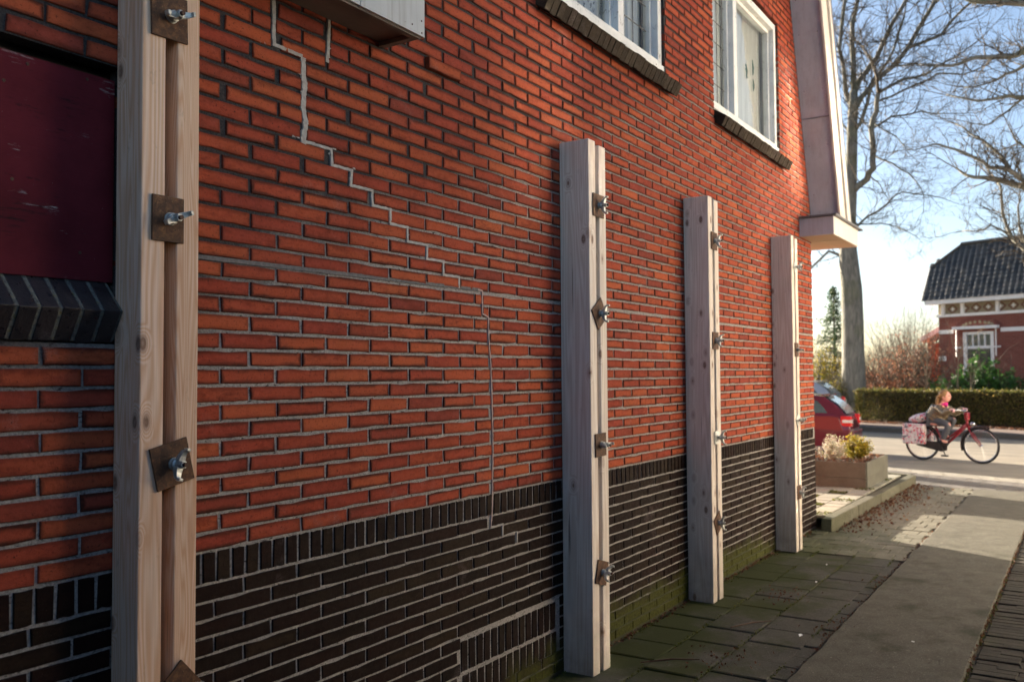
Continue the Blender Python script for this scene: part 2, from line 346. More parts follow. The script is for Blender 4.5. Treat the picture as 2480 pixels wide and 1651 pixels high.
M['inside'] = simple('room_interior', (.10, .095, .09), .9, 0, .2, 2, 0)
n = NT('net_curtain'); p = n.pos(); wv = n.noise(n.vec(p, (26, 26, .6)), 1.0, 3, .5)
c = n.ramp(wv, [(.3, (.62, .63, .64)), (.7, (.85, .85, .85))]); n.bump(wv, 1., .03); M['curtain'] = n.fin(c, .9, 0, .1)
n = NT('window_glass'); g = n.n('ShaderNodeBsdfGlossy'); g.inputs['Roughness'].default_value = .02; g.inputs['Color'].default_value = (.95, .97, 1, 1)
tr = n.n('ShaderNodeBsdfTransparent'); tr.inputs[0].default_value = (.82, .86, .86, 1); fr = n.n('ShaderNodeFresnel'); fr.inputs['IOR'].default_value = 1.9
mx = n.n('ShaderNodeMixShader'); n.L(fr.outputs[0], mx.inputs[0]); n.L(tr.outputs[0], mx.inputs[1]); n.L(g.outputs[0], mx.inputs[2]); n.L(mx.outputs[0], n.out.inputs[0])
bp = n.n('ShaderNodeBump'); bp.inputs['Strength'].default_value = .15; bp.inputs['Distance'].default_value = .01; n.L(n.noise(n.pos(), 5, 2), bp.inputs['Height']); n.L(bp.outputs[0], g.inputs['Normal']); M['glass'] = n.m
n = NT('car_glass'); n.b.inputs['Coat Weight'].default_value = .5; M['darkglass'] = n.fin((.03, .045, .05), .08, 0, .6)

# ground materials
def stone_mat(name, a, b, mossc=(.05,.062,.014), moss=.5, spk=.4, rough=.9):
    n = NT(name); p = n.pos(); r = n.rnd()
    c = n.ramp(n.math('ADD', n.math('MULTIPLY', n.noise(p, 7, 6, .65), .5), n.math('MULTIPLY', n.noise(p, 60, 5, .75), .5)), [(.36, a), (.64, b)]); c = n.mix(n.math('MULTIPLY', r, .35), c, tuple(q*.6 for q in a))
    c = n.mix(n.math('MULTIPLY', n.rng(n.noise(p, 330, 2, .5), .62, .72), spk), c, (.46, .44, .41))
    c = n.mix(n.math('MULTIPLY', n.rng(n.noise(p, 210, 2, .5), .60, .7), .6), c, tuple(q*.35 for q in a))
    c = n.mix(n.math('MULTIPLY', n.rng(n.noise(p, 75, 3, .6), .64, .70), spk*.8), c, (.40, .38, .34))
    c = n.mix(n.math('MULTIPLY', n.rng(n.noise(n.vec(p, (6, 15, 6)), 1.0, 6, .75), .60, .72), spk*.6), c, tuple(min(1, q*1.7) for q in b))
    vk = n.n('ShaderNodeTexVoronoi', feature='DISTANCE_TO_EDGE'); n.L(n.vec(p, (1.1, 1.6, 1)), vk.inputs['Vector']); c = n.mix(n.math('MULTIPLY', n.math('MULTIPLY', n.rng(vk.outputs['Distance'], 0., .006, 1, 0), n.rng(n.noise(p, 3, 3), .52, .56)), min(1., spk*1.6)), c, (.02, .018, .013))
    s = n.sep(p); near = n.math('ADD', n.noise(p, 2.2, 5, .65), n.rng(s[1], -.9, -.1, -.12, .16)); shade_fx = n.rng(s[0], 6.0, 8.0, 1, .15)  # real moss, strengthened in the shaded stretch to deepen its shade
    c = n.mix(n.math('MULTIPLY', n.math('MULTIPLY', n.rng(near, .42, .62), moss), shade_fx), c, mossc)
    c = n.mix(n.math('MULTIPLY', n.rng(n.noise(p, 19, 5, .7), .60, .72), .55), c, (.028, .024, .018))
    n.bump(n.math('ADD', n.noise(p, 120, 5, .7), n.math('MULTIPLY', n.noise(p, 380, 3, .6), .6)), .8, .0025)
    return n.fin(c, rough, 0, .2)
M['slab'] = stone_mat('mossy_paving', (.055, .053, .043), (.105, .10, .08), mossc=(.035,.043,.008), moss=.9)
M['paver'] = stone_mat('grey_pavers', (.12, .115, .085), (.23, .215, .165), mossc=(.05,.06,.015), moss=.75)
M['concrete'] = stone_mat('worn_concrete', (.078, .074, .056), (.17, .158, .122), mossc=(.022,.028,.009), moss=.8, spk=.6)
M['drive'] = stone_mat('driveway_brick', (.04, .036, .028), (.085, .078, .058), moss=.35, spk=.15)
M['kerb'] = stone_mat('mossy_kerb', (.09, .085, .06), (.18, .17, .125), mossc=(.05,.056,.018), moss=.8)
M['yard'] = stone_mat('yard_stone', (.28, .27, .22), (.40, .38, .32), mossc=(.14,.15,.05), moss=.6)
M['soil'] = stone_mat('dark_soil', (.035, .028, .02), (.06, .045, .03), moss=.3, spk=.05)
n = NT('road_asphalt'); p = n.pos()
c = n.ramp(n.noise(p, 1.2, 5, .6), [(.3, (.22, .19, .15)), (.7, (.31, .275, .215))]); c = n.mix(n.math('MULTIPLY', n.rng(n.noise(p, 90, 2), .55, .68), .5), c, (.33, .31, .28))
c = n.mix(n.math('MULTIPLY', n.rng(n.noise(n.vec(p, (3, .6, 1)), 1.0, 5, .6), .52, .68), .4), c, (.11, .10, .09)); n.bump(n.noise(p, 120, 3), .5, .004); M['asphalt'] = n.fin(c, .85, 0, .25)
M['ground'] = stone_mat('ground_dirt', (.045, .04, .03), (.075, .065, .05), moss=.4, spk=.05)
M['clinker'] = stone_mat('clinker_pavers', (.12, .11, .10), (.19, .175, .16), moss=.15, spk=.1)
M['lightpaver'] = stone_mat('pale_clinkers', (.26, .24, .20), (.36, .335, .285), moss=.1, spk=.1)
# vegetation
def leafmat(name, cols, rough=.6, tr=.35):
    n = NT(name); r = n.n('ShaderNodeNewGeometry').outputs['Random Per Island']
    c = n.ramp(r, [(i/(len(cols)-1), q) for i, q in enumerate(cols)]); n.fin(c, rough, 0, .3)
    t = n.n('ShaderNodeBsdfTranslucent'); n.L(c, t.inputs[0]); mx = n.n('ShaderNodeMixShader'); mx.inputs[0].default_value = tr
    n.L(n.b.outputs[0], mx.inputs[1]); n.L(t.outputs[0], mx.inputs[2]); n.L(mx.outputs[0], n.out.inputs[0]); return n.m
M['hedge'] = leafmat('hedge_leaves', [(.05,.06,.016), (.09,.10,.025), (.16,.13,.035), (.07,.08,.02), (.26,.18,.06)], .6, .5)
M['brownleaf'] = leafmat('brown_leaves', [(.085,.032,.02), (.13,.052,.03), (.18,.10,.055), (.06,.026,.018)])
M['laurel'] = leafmat('laurel_leaves', [(.03,.085,.016), (.045,.12,.025), (.07,.16,.04)], .35)
M['conifer'] = leafmat('conifer_needles', [(.03,.07,.03), (.05,.09,.045), (.10,.13,.05)])
M['golden'] = leafmat('golden_leaves', [(.14,.15,.02), (.30,.24,.02), (.42,.30,.03), (.08,.12,.015)])
M['heather'] = leafmat('pale_heather', [(.42,.36,.30), (.55,.50,.44), (.30,.33,.16), (.45,.30,.26)])
M['moss'] = leafmat('moss_tufts', [(.07,.085,.015), (.12,.13,.025), (.045,.06,.012)])
M['twigleaf'] = leafmat('russet_twigs', [(.26,.09,.05), (.34,.15,.09), (.17,.06,.04), (.27,.18,.10)])
n = NT('bark'); p = n.pos(); a = n.noise(n.vec(p, (9, 9, 2.2)), 1.0, 6, .7, .6)
c = n.ramp(a, [(.3, (.10, .10, .09)), (.55, (.21, .205, .18)), (.75, (.33, .31, .26))]); c = n.mix(n.math('MULTIPLY', n.rng(n.noise(p, 1.5, 4), .5, .65), .4), c, (.11, .12, .05))
n.bump(a, .8, .03); M['bark'] = n.fin(c, .9, 0, .15)
M['twig'] = simple('twig_bark', (.085, .07, .052), .85, 0, .35, 2, 0, coords='pos')
M['sapling'] = simple('pale_stem', (.24, .19, .13), .85, 0, .35, 2, 0, coords='pos')
# far house
n = NT('far_brickwork'); p = n.obj()
bt = n.n('ShaderNodeTexBrick'); _s = n.sep(p); _c = n.n('ShaderNodeCombineXYZ'); n.L(n.math('ADD', _s[0], _s[1]), _c.inputs[0]); n.L(_s[2], _c.inputs[1]); n.L(_c.outputs[0], bt.inputs['Vector']); bt.inputs['Scale'].default_value = 1.; bt.inputs['Brick Width'].default_value = .22; bt.inputs['Row Height'].default_value = .062
bt.inputs['Mortar Size'].default_value = .005; bt.inputs['Color1'].default_value = (.21, .062, .048, 1); bt.inputs['Color2'].default_value = (.27, .085, .062, 1); bt.inputs['Mortar'].default_value = (.26, .19, .16, 1)
c = n.mix(n.math('MULTIPLY', n.noise(p, 1.5, 5), .5), bt.outputs['Color'], (.15, .055, .045)); M['farbrick'] = n.fin(c, .85, 0, .2)
M['farorange'] = simple('orange_far_brick', (.40, .10, .045), .85, 0, .2, 6, .1)
n = NT('roof_tile'); r = n.rnd(); c = n.ramp(r, [(0, (.030, .034, .037)), (.6, (.055, .060, .062)), (1, (.09, .085, .075))]); M['tile'] = n.fin(c, .30, 0, .6)
M['frieze_yellow'] = simple('yellow_frieze_brick', (.30, .25, .17), .8, 0, .15, 12, 0)
M['frieze_red'] = simple('red_frieze_brick', (.17, .06, .05), .8, 0, .15, 12, 0)
n = NT('car_paint_red'); n.b.inputs['Coat Weight'].default_value = .8; n.b.inputs['Coat Roughness'].default_value = .04; M['carred'] = n.fin((.12, .005, .02), .35, .2, .5)
n = NT('car_paint_silver'); n.b.inputs['Coat Weight'].default_value = .8; M['carsilver'] = n.fin((.42, .44, .47), .3, .6, .5)
M['lampred'] = simple('tail_lamp_red', (.62, .015, .02), .15, 0, .1, 20, 0, spec=.6)
M['lampclear'] = simple('clear_lamp', (.72, .68, .66), .12, 0, .1, 20, 0, spec=.6)
M['bikered'] = simple('bike_frame_red', (.20, .008, .018), .3, 0, .1, 10, 0, spec=.5)
M['chrome'] = simple('bright_metal', (.62, .63, .65), .22, .9, .1, 10, 0, spec=.5)
M['skin'] = simple('skin', (.62, .30, .24), .5, 0, .1, 20, 0)
M['hair'] = simple('blond_hair', (.24, .135, .06), .55, 0, .35, 60, .5, .003)
M['jacket'] = simple('shiny_tan_quilted_jacket', (.19, .14, .085), .24, .35, .15, 8, 0, spec=.6)
M['jeans'] = simple('dark_grey_trousers', (.07, .075, .09), .5, 0, .25, 30, .2, .001)
M['pink'] = simple('magenta_cloth', (.60, .02, .22), .7, 0, .15, 30, 0)
M['palepink'] = simple('pale_pink_mitten', (.70, .42, .46), .8, 0, .15, 30, 0)
n = NT('floral_bag_print'); o = n.obj()
vo = n.n('ShaderNodeTexVoronoi'); n.L(o, vo.inputs['Vector']); vo.inputs['Scale'].default_value = 34
c = n.ramp(n.sep(vo.outputs['Color'])[0], [(0, (.62, .55, .54)), (.35, (.55, .04, .07)), (.5, (.70, .66, .66)), (.68, (.62, .22, .32)), (.8, (.12, .13, .17)), (.9, (.66, .6, .6))], 'CONSTANT')
M['floral'] = n.fin(c, .4, 0, .5)

# ------------------------------------------------------------------ setting: ground
CO = 0.0565          # course height
def struct(mb, name, mat, **k):
    return mb.build(name, mat, kind='structure', **k)
RZ = -0.10           # road level
SL = 0.42            # the street runs at a slant to the house wall
def sx(x0, y): return x0 + SL * y
g = MB()
g.add([(-60, -150, -.16), (400, -150, -.16), (400, 200, -.16), (-60, 200, -.16)], [(0, 1, 2, 3)])
struct(g, 'ground', M['ground'])
# bedding under the path pieces
g = MB(); g.add([(-6, -6, -.012), (10.2 - .0, -6, -.012), (sx(10.75, .0), .03, -.012), (-6, .03, -.012)], [(0, 1, 2, 3)])
alley = struct(g, 'path', M['ground'])
def strip(name, xa, xb, z0, z1, mat, y0=-40, y1=40, z=None):
    g = MB(); ys = np.linspace(y0, y1, 41)
    vs = []; fs = []
    for y in ys: vs += [(sx(xa, y), y, z0), (sx(xb, y), y, z1)]
    for i in range(40): fs.append((2*i, 2*i+1, 2*i+3, 2*i+2))
    # skirt on the near side
    g.add(vs, fs); return struct(g, name, mat)

def paver_mesh(name, lx, ly, h, mat, ch=.004, jit=.002):
    mb = MB(); a = [(-lx/2, -ly/2), (lx/2, -ly/2), (lx/2, ly/2), (-lx/2, ly/2)]
    a = [(x + U(-jit, jit), y + U(-jit, jit)) for x, y in a]
    inn = [(x*(1-2*ch/lx), y*(1-2*ch/ly)) for x, y in a]
    vs = [(x, y, -h) for x, y in a] + [(x, y, -ch*.7) for x, y in a] + [(x, y, U(-.0006, .0006)) for x, y in inn]
    mb.add(vs, [(4+i, i, (i+1) % 4, 4+(i+1) % 4)[::-1] for i in range(4)] + [(8+i, 4+i, 4+(i+1) % 4, 8+(i+1) % 4)[::-1] for i in range(4)] + [(8, 9, 10, 11)])
    return mb.mesh(name, mat)
def lay(parent, name, metas, spots, limit=290, rest='paving_rest'):
    """spots: (x, y, z, rz, meshindex, sx, sy); the ones that show largest become parts, the rest one mass"""
    sc = []
    for q in spots:
        px, py, Z = proj((q[0], q[1], q[2])); vis = Z > .3 and -80 < px < 2560 and -80 < py < 1730
        sc.append((q[5]*q[6] * (CAM[2]) / max(Z, .3)**3 if vis else -1/(1+abs(Z)), q))
    sc.sort(key=lambda t: -t[0]); mass = MB()
    for i, (s, q) in enumerate(sc):
        me = metas[q[4] % len(metas)]
        rx, ry = U(-.008, .008), U(-.008, .008)
        if i < limit and s > 0:
            inst(name, me, parent, q[:3], (rx, ry, q[3]), (q[5], q[6], 1))
        else:
            mt = Matrix.Translation(q[:3]) @ Matrix.Rotation(q[3], 4, 'Z') @ Matrix.Rotation(rx, 4, 'X') @ Matrix.Diagonal((q[5], q[6], 1, 1))
            mass.add([mt @ v.co for v in me.vertices], [tuple(p.vertices) for p in me.polygons])
    if mass.v: mass.build(rest, metas[0].materials[0], parent, kind='stuff')
# slabs beside the wall
sm = [paver_mesh('paving_slab', .2925, .2925, .04, M['slab'], .007, .003) for _ in range(5)]
spots = []
for r_ in range(4):
    y = -.015 - .15 - r_ * .3
    if r_ == 3: continue
    x = -2.4 + (.15 if r_ % 2 else 0)
    while x < 5.75: spots.append((x, y, U(-.006, .005), U(-.01, .01), random.randrange(5), 1, 1)); x += .3
for x in np.arange(-2.5, 5.8, .2): spots.append((x + U(-.01, .01), -.95, U(-.004, .002), 0, random.randrange(5), .65, .26))
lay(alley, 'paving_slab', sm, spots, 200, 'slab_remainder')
pm = [paver_mesh('paver', .212, .142, .04, M['paver'], .006, .003) for _ in range(6)]
spots = []
for i, x in enumerate(np.arange(5.98, 11.1, .216)):
    y = -.09 - (.073 if i % 2 else 0)
    while y > -.98:
        if x < 6.9 or y < -.2: spots.append((x, y, U(-.004, .003), U(-.012, .012), random.randrange(6), 1, 1))
        y -= .146
lay(alley, 'paver', pm, spots, 290)
# concrete strip with a broken left edge
g = MB(); xs = np.arange(-4, 10.9, .06); L_ = []; Rr = []
for x in xs:
    L_.append((x, -1.0 + .018*noise.noise((x*3, 1, 0)) + .012*noise.noise((x*14, 5, 0)), 0)); Rr.append((x, -1.722 + .006*noise.noise((x*5, 9, 0)), 0))
vs = []
for a, b in zip(L_, Rr):
    vs += [(a[0], a[1], -.05), (a[0], a[1], .006), (a[0], a[1]-.012, .014)] + [(a[0], a[1] + (b[1]-a[1])*t, .016 + .004*noise.noise((a[0]*.9, t*2, 3))) for t in (.25, .5, .75)] + [(b[0], b[1]+.008, .014), (b[0], b[1], .006), (b[0], b[1], -.05)]
k = 9
g.add(vs, [(i*k+j, i*k+j+1, (i+1)*k+j+1, (i+1)*k+j)[::-1] for i in range(len(xs)-1) for j in range(k-1)])
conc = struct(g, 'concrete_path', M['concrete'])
# driveway bricks
dm = [paver_mesh('paver', .064, .202, .05, M['drive'], .005, .003) for _ in range(6)]
spots = []
for i, x in enumerate(np.arange(.8, 10.9, .0695)):
    y = -1.735 - .1 + (.105 if i % 2 else 0)
    while y > -4.2: 
        if y < -1.835 + .001 or True: spots.append((x + U(-.002, .002), min(y, -1.84), U(-.006, .003), U(-.02, .02), random.randrange(6), 1, 1))
        y -= .209
drv = empty('driveway', (0, 0, 0), kind='structure')
lay(drv, 'paver', dm, spots, 290)
# strips towards the street
strip('pavement', 10.6, 12.85, -.012, -.03, M['ground'])
cm = [paver_mesh('paver', .205, .205, .05, M['clinker'], .006, .003) for _ in range(4)]
lm_ = [paver_mesh('paver', .20, .26, .05, M['lightpaver'], .006, .003) for _ in range(4)]
pav = bpy.data.objects['pavement']; ang = -math.atan(SL)
spots = []
u_ = Vector((SL, 1, 0)).normalized(); v_ = Vector((u_.y, -u_.x, 0))
o0 = Vector((10.75, 0, 0))
for i in range(-18, 14):
    for j in range(9):
        p = o0 + u_*(i*.212 + (.106 if j % 2 else 0)) + v_*(j*.212 + .1)
        if p.x > 10.72 or p.y < -4: spots.append((p.x, p.y, -.004 - .008*j*.2 + U(-.003, .003), ang, random.randrange(4), 1, 1))
lay(pav, 'paver', cm, spots, 200, 'paver_remainder')
spots = []
for i in range(-12, 9):
    for j in range(4):
        p = o0 + u_*(i*.27 + (.13 if j % 2 else 0)) + v_*(2.02 + j*.206); spots.append((p.x, p.y, -.035 - .01*j + U(-.002, .002), ang, random.randrange(4), 1, 1))
lay(pav, 'pale_paver', lm_, spots, 90, 'pale_paver_remainder')
strip('road', 13.6, 22.6, RZ, RZ, M['asphalt'])
strip('pavement_edge', 12.8, 13.62, -.05, RZ + .004, M['lightpaver'])
# far kerb and pavement
g = MB()
for xa, xb, za, zb in ((22.55, 22.55, RZ-.02, RZ+.12), (22.55, 22.85, RZ+.12, RZ+.12)):
    vs = [(sx(xa, y), y, za) for y in (-40, 40)] + [(sx(xb, y), y, zb) for y in (-40, 40)]; g.add(vs, [(0, 2, 3, 1)])
struct(g, 'kerb', simple('dark_kerb', (.07, .068, .065), .8))
strip('far_pavement', 22.85, 24.7, RZ+.118, RZ+.12, simple('far_clinkers', (.20, .15, .125), .85, 0, .25, 5, .2))
strip('verge', 24.7, 60, RZ+.12, RZ+.2, M['soil'])
# road gutter: flat, darker clinker strip along the far kerb
g = MB(); vs = [(sx(x_, y), y, z_) for y in (-40, 40) for x_, z_ in ((22.2, RZ+.004), (22.55, RZ+.004))]; g.add(vs, [(0, 1, 3, 2)]); struct(g, 'gutter', M['clinker'])

# raised front yard with kerb stones
YZ = .115
yard = empty('front_yard', (0, 0, 0), kind='structure')
g = MB(); g.add([(7.12, -.10, YZ-.02), (11.2, -.17, YZ-.02), (12.6, 3.2, YZ-.02), (7.12, 3.2, YZ-.02)], [(0, 1, 2, 3)])
g.add([(7.12, 3.2, -.1), (7.12, 3.2, YZ-.02), (12.6, 3.2, YZ-.02), (12.6, 3.2, -.1)], [(0, 1, 2, 3)]); g.build('bedding', M['soil'], yard)
def rot_box(mb, a, b, half, z0, z1): 
    a = Vector(a); b = Vector(b); d = (b-a); L = d.length; d.normalize(); nn = Vector((-d.y, d.x, 0)); c = (a+b)/2
    mb.obox((c.x, c.y, (z0+z1)/2), d*L/2, nn*half, (0, 0, (z1-z0)/2))
A = Vector((6.90, -.14, 0)); B = Vector((11.25, -.215, 0))
for i in range(4):
    t0, t1 = i/4 + .002, (i+1)/4 - .002
    mb = MB(); rot_box(mb, A.lerp(B, t0), A.lerp(B, t1), .05, -.06, YZ + U(0, .006)); mb.build('kerb_stone', M['kerb'], yard, bevel=.008)
mb = MB(); rot_box(mb, (11.30, -.2, 0), (12.7, 3.1, 0), .05, -.06, YZ); mb.build('kerb_stone', M['kerb'], yard, bevel=.008)
ym = [paver_mesh('yard_paver', .205, .205, .04, M['yard'], .006, .003) for _ in range(5)]
spots = []
for i in range(20):
    for j in range(12):
        x = 7.25 + i*.214; y = .02 + j*.214 - .0
        if x > 11.1 + .4*y: continue
        if (i + 2*j) % 5 == 0 and j > 0: continue
        spots.append((x, y, YZ + U(-.003, .003), U(-.01, .01), random.randrange(5), 1, 1))
lay(yard, 'paver', ym, spots, 180, 'paver_remainder')
mb = MB()
for i in range(20):
    for j in range(12):
        if (i + 2*j) % 5 == 0:
            for _ in range(70): mb.leaf((7.25 + i*.214 + U(-.1, .1), .02 + j*.214 + U(-.1, .1), YZ - .01 + U(0, .02)), .02)
mb.build('moss', M['moss'], yard, kind='stuff')

# ------------------------------------------------------------------ the house with the cracked wall
house = empty('brick_house', (3, 1.5, 0), label='cracked red brick side wall of a house on a dark brick plinth', cat='house')
def hp(mb, name, mat, parent=None, **k):
    o = mb.build(name, mat, None, **k); par = parent or house; o.parent = par
    
    if par is house: o.matrix_parent_inverse = Matrix.Translation((-3, -1.5, 0))
    return o
ROOFX = lambda z: 7.095 - max(0, z - 3.07) * .305
ZT = 6.2
# body (inner leaf, other walls)
mb = MB(); poly = [(-7, -.1), (7.09, -.1), (7.09, 3.05), (5.6, 7.6), (1, 9.0), (-7, 9.0)]
mb.prism(poly, lambda p: (p[0], .36, p[1]), lambda p: (p[0], 7.0, p[1]))
hp(mb, 'inner_walls', M['inside'])
mb = MB(); mb.box((7.04, .0635, -.1), (7.095, 7.2, 3.05)); hp(mb, 'front_wall', M['farorange'])
# openings in the side wall: (x0,x1,z0,z1)
OPEN = [(-3.0, -.345, 1.60, 2.385), (1.93, 3.53, 3.40, 4.72), (4.43, 6.085, 3.40, 4.66)]
xs_ = sorted({-4.0, 7.105, *[o[0] for o in OPEN], *[o[1] for o in OPEN]}); zs_ = sorted({-.08, ZT, 3.07, *[o[2] for o in OPEN], *[o[3] for o in OPEN]})
mb = MB()
for i in range(len(xs_)-1):
    for j in range(len(zs_)-1):
        cx, cz = (xs_[i]+xs_[i+1])/2, (zs_[j]+zs_[j+1])/2
        if any(a < cx < b and c < cz < d for a, b, c, d in OPEN): continue
        x1a, x1b = xs_[i+1], xs_[i+1]
        if xs_[i+1] > 7: x1a, x1b = min(7.105, ROOFX(zs_[j]) + .01), min(7.105, ROOFX(zs_[j+1]) + .01)
        a = [(xs_[i], .0056, zs_[j]), (x1a, .0056, zs_[j]), (x1b, .0056, zs_[j+1]), (xs_[i], .0056, zs_[j+1])]
        b = [(q[0], .062, q[2]) for q in a]
        mb.add(a + b, [(0, 1, 2, 3), (4, 7, 6, 5), (0, 4, 5, 1), (1, 5, 6, 2), (2, 6, 7, 3), (3, 7, 4, 0)])
wall = hp(mb, 'wall', M['mortar'])
# --- crack path (x, z): stepped repair through the joints
CR1 = [(.205,3.2),(.209,2.752),(.211,2.628),(.343,2.626),(.349,2.515),(.343,2.45),(.357,2.398),(.345,2.336),(.482,2.336),(.485,2.281),(.588,2.279),(.583,2.225),(.70,2.224),(.702,2.170),(.805,2.170),(.806,2.112),(.909,2.112),(.909,2.058),(1.035,2.058),(1.033,2.001),(1.146,2.001),(1.144,1.945),(1.255,1.943)]
snapz = lambda z: round(z/CO - .2)*CO + .2*CO
CR1 = CR1[:7] + [(x, snapz(z)) for x, z in CR1[7:]] + [(1.256, 1.889)]
CR2 = [(1.40,1.888),(1.43,1.885),(1.432,1.782),(1.478,1.770),(1.480,1.672),(1.495,1.554),(1.506,1.33),(1.508,1.147),(1.502,.96),(1.497,.887),(1.490,.822)]
CR3 = [(.471,3.0),(.469,2.75),(.462,2.645)]
def crack_at(z):
    r_ = []
    for c in (CR1, CR2, CR3):
        for (xa, za), (xb, zb) in zip(c, c[1:]):
            if abs(za - zb) > .03 and min(za, zb) - .004 <= z <= max(za, zb) + .004:
                r_.append(xa + (xb-xa)*(z-za)/(zb-za))
    return r_
# --- brick meshes
def brick_mesh(name, mat, L0=.218, H0=.0465, dep=.06, chip=.0023):
    x0, z0 = L0/2, H0/2
    ring = [(-x0, -z0), (-x0*.35, -z0), (x0*.35, -z0), (x0, -z0), (x0, z0), (x0*.3, z0), (-x0*.4, z0), (-x0, z0)]
    n_ = len(ring); j1 = [(x + U(-chip, chip), z + U(-chip, chip)*.6) for x, z in ring]
    for _ in range(random.choice((0, 1, 1, 2))):
        i = random.randrange(n_); j1[i] = (j1[i][0]*U(.975, .995), j1[i][1]*(U(.8, .92) if H0 < .06 else U(.96, .99)))
    e = .0025
    inn = [(x - math.copysign(e, x) if abs(abs(x)-x0) < .008 else x, z - math.copysign(e, z)) for x, z in j1]
    mb = MB()
    vs = [(x, dep, z) for x, z in j1] + [(x, .0022, z) for x, z in j1] + [(x, U(-.0004, .0004), z) for x, z in inn]
    uv = [(min(1, max(0, x/L0+.5)), min(1, max(0, z/H0+.5))) for x, z in j1]*2 + [(min(1, max(0, x/L0+.5)), min(1, max(0, z/H0+.5))) for x, z in inn]
    fs = [(i, (i+1) % n_, n_+(i+1) % n_, n_+i) for i in range(n_)] + [(n_+i, n_+(i+1) % n_, 2*n_+(i+1) % n_, 2*n_+i) for i in range(n_)] + [tuple(range(2*n_, 3*n_))]
    mb.add(vs, fs, uv); return mb.mesh(name, mat)
def build_bricks(pieces, name, metas, L0, H0, parent, mass_name, limit=292, inv=True):
    """pieces: (cx, y, cz, w, h)"""
    sc = []
    for q in pieces:
        px, py, Z = proj((q[0], 0, q[2])); vis = Z > .3 and -30 < px < 2510 and -30 < py < 1680
        for a, b in ((-.366, -.17), (2.13, 2.315), (3.80, 3.985), (5.755, 5.945)):
            if a - .0 < q[0] < b + .15*0 + .0: vis = False
        sc.append((q[3]*q[4]/max(Z, .3)**3 if vis else -abs(Z), q))
    sc.sort(key=lambda t: -t[0]); mass = MB()
    for i, (s, q) in enumerate(sc):
        me = random.choice(metas); tx, tz = U(-.006, .006), U(-.006, .006)
        loc = (q[0], q[1] + U(-.001, .001), q[2]); rot = (U(-.012, .012), U(-.005, .005), U(-.003, .003)); s3 = (q[3]/L0, 1, q[4]/H0)
        if i < limit and s > 0:
            o = inst(name, me, parent, loc, rot, s3)
        else:
            mt = Matrix.Translation(loc) @ Matrix.Rotation(rot[2], 4, 'Z') @ Matrix.Rotation(rot[1], 4, 'Y') @ Matrix.Rotation(rot[0], 4, 'X') @ Matrix.Diagonal((s3[0], 1, s3[2], 1))
            ul = me.uv_layers[0].data; n0 = len(mass.v)
            for v in me.vertices: mass.v.append(tuple(mt @ v.co))
            for p in me.polygons:
                mass.f.append(tuple(n0 + j for j in p.vertices)); mass.m.append(0); mass.uv.append([tuple(ul[l].uv) for l in p.loop_indices])
    if mass.v: mass.build(mass_name, metas[0].materials[0], parent, kind='stuff')
def subtract(x0, x1, z0, z1, rng_):
    """cut the horizontal span x0..x1 by openings and cracks"""
    segs = [(x0, x1)]
    for a, b, c, d in OPEN:
        if z1 > c + .012 and z0 < d - .012:
            ns = []
            for s, e in segs:
                if e <= a or s >= b: ns.append((s, e))
                else:
                    if s < a: ns.append((s, a - .0))
                    if e > b: ns.append((b + .0, e))
            segs = ns
    gap = .013 if z0 > 2.30 else .008
    for cx in rng_:
        ns = []
        for s, e in segs:
            if s < cx < e:
                if cx - gap - s > .012: ns.append((s, cx - gap))
                if e - cx - gap > .012: ns.append((cx + gap*.9, e))
            else: ns.append((s, e))
        segs = ns
    return [q for q in segs if q[1]-q[0] > .014]
red = []; dark = []; sold = []
MOD = 4.04343 * CO
k0 = -10
for k_ in range(k0, 83):
    zt = (k_ + 1 + 27.2)*CO; zb = (k_ + 27.2)*CO
    jt = .0100
    up = zt - jt/2; lo = zb + jt/2
    if k_ == 6: lo += .004
    if k_ == 5: up -= .004
    cz = (up + lo)/2
    par = (k_ + 1) % 2     # row whose top is line 0 has joints at whole n
    xr = min(7.105, ROOFX(up) - .0) if cz > 3.07 else 7.105
    n0 = -20; drift = U(-.012, .012)
    xj = []; x = (n0 + .5*par)*MOD
    while x < xr + .3:
        wide = .010
        if cz > 2.2 and x < 1.4 and R() < .35: wide = U(.012, .026)
        elif R() < .12: wide = U(.008, .016)
        xj.append((x + U(-.004, .004) + (drift if abs(x) > 3 else 0), wide)); x += MOD
    cr = crack_at(cz)
    for (a, wa), (b, wb) in zip(xj, xj[1:]):
        s0, e0 = a + wa/2, min(b - wb/2, xr)
        if e0 - s0 < .02 or s0 > xr: continue
        for s, e in subtract(s0, e0, lo, up, cr):
            if e < -2.2: continue
            yy = 0.0
            if abs((s+e)/2 - 1.18) < .07 and abs(cz - 2.816) < .03: yy = -.018
            red.append(((s+e)/2, yy, cz, e-s, up-lo))
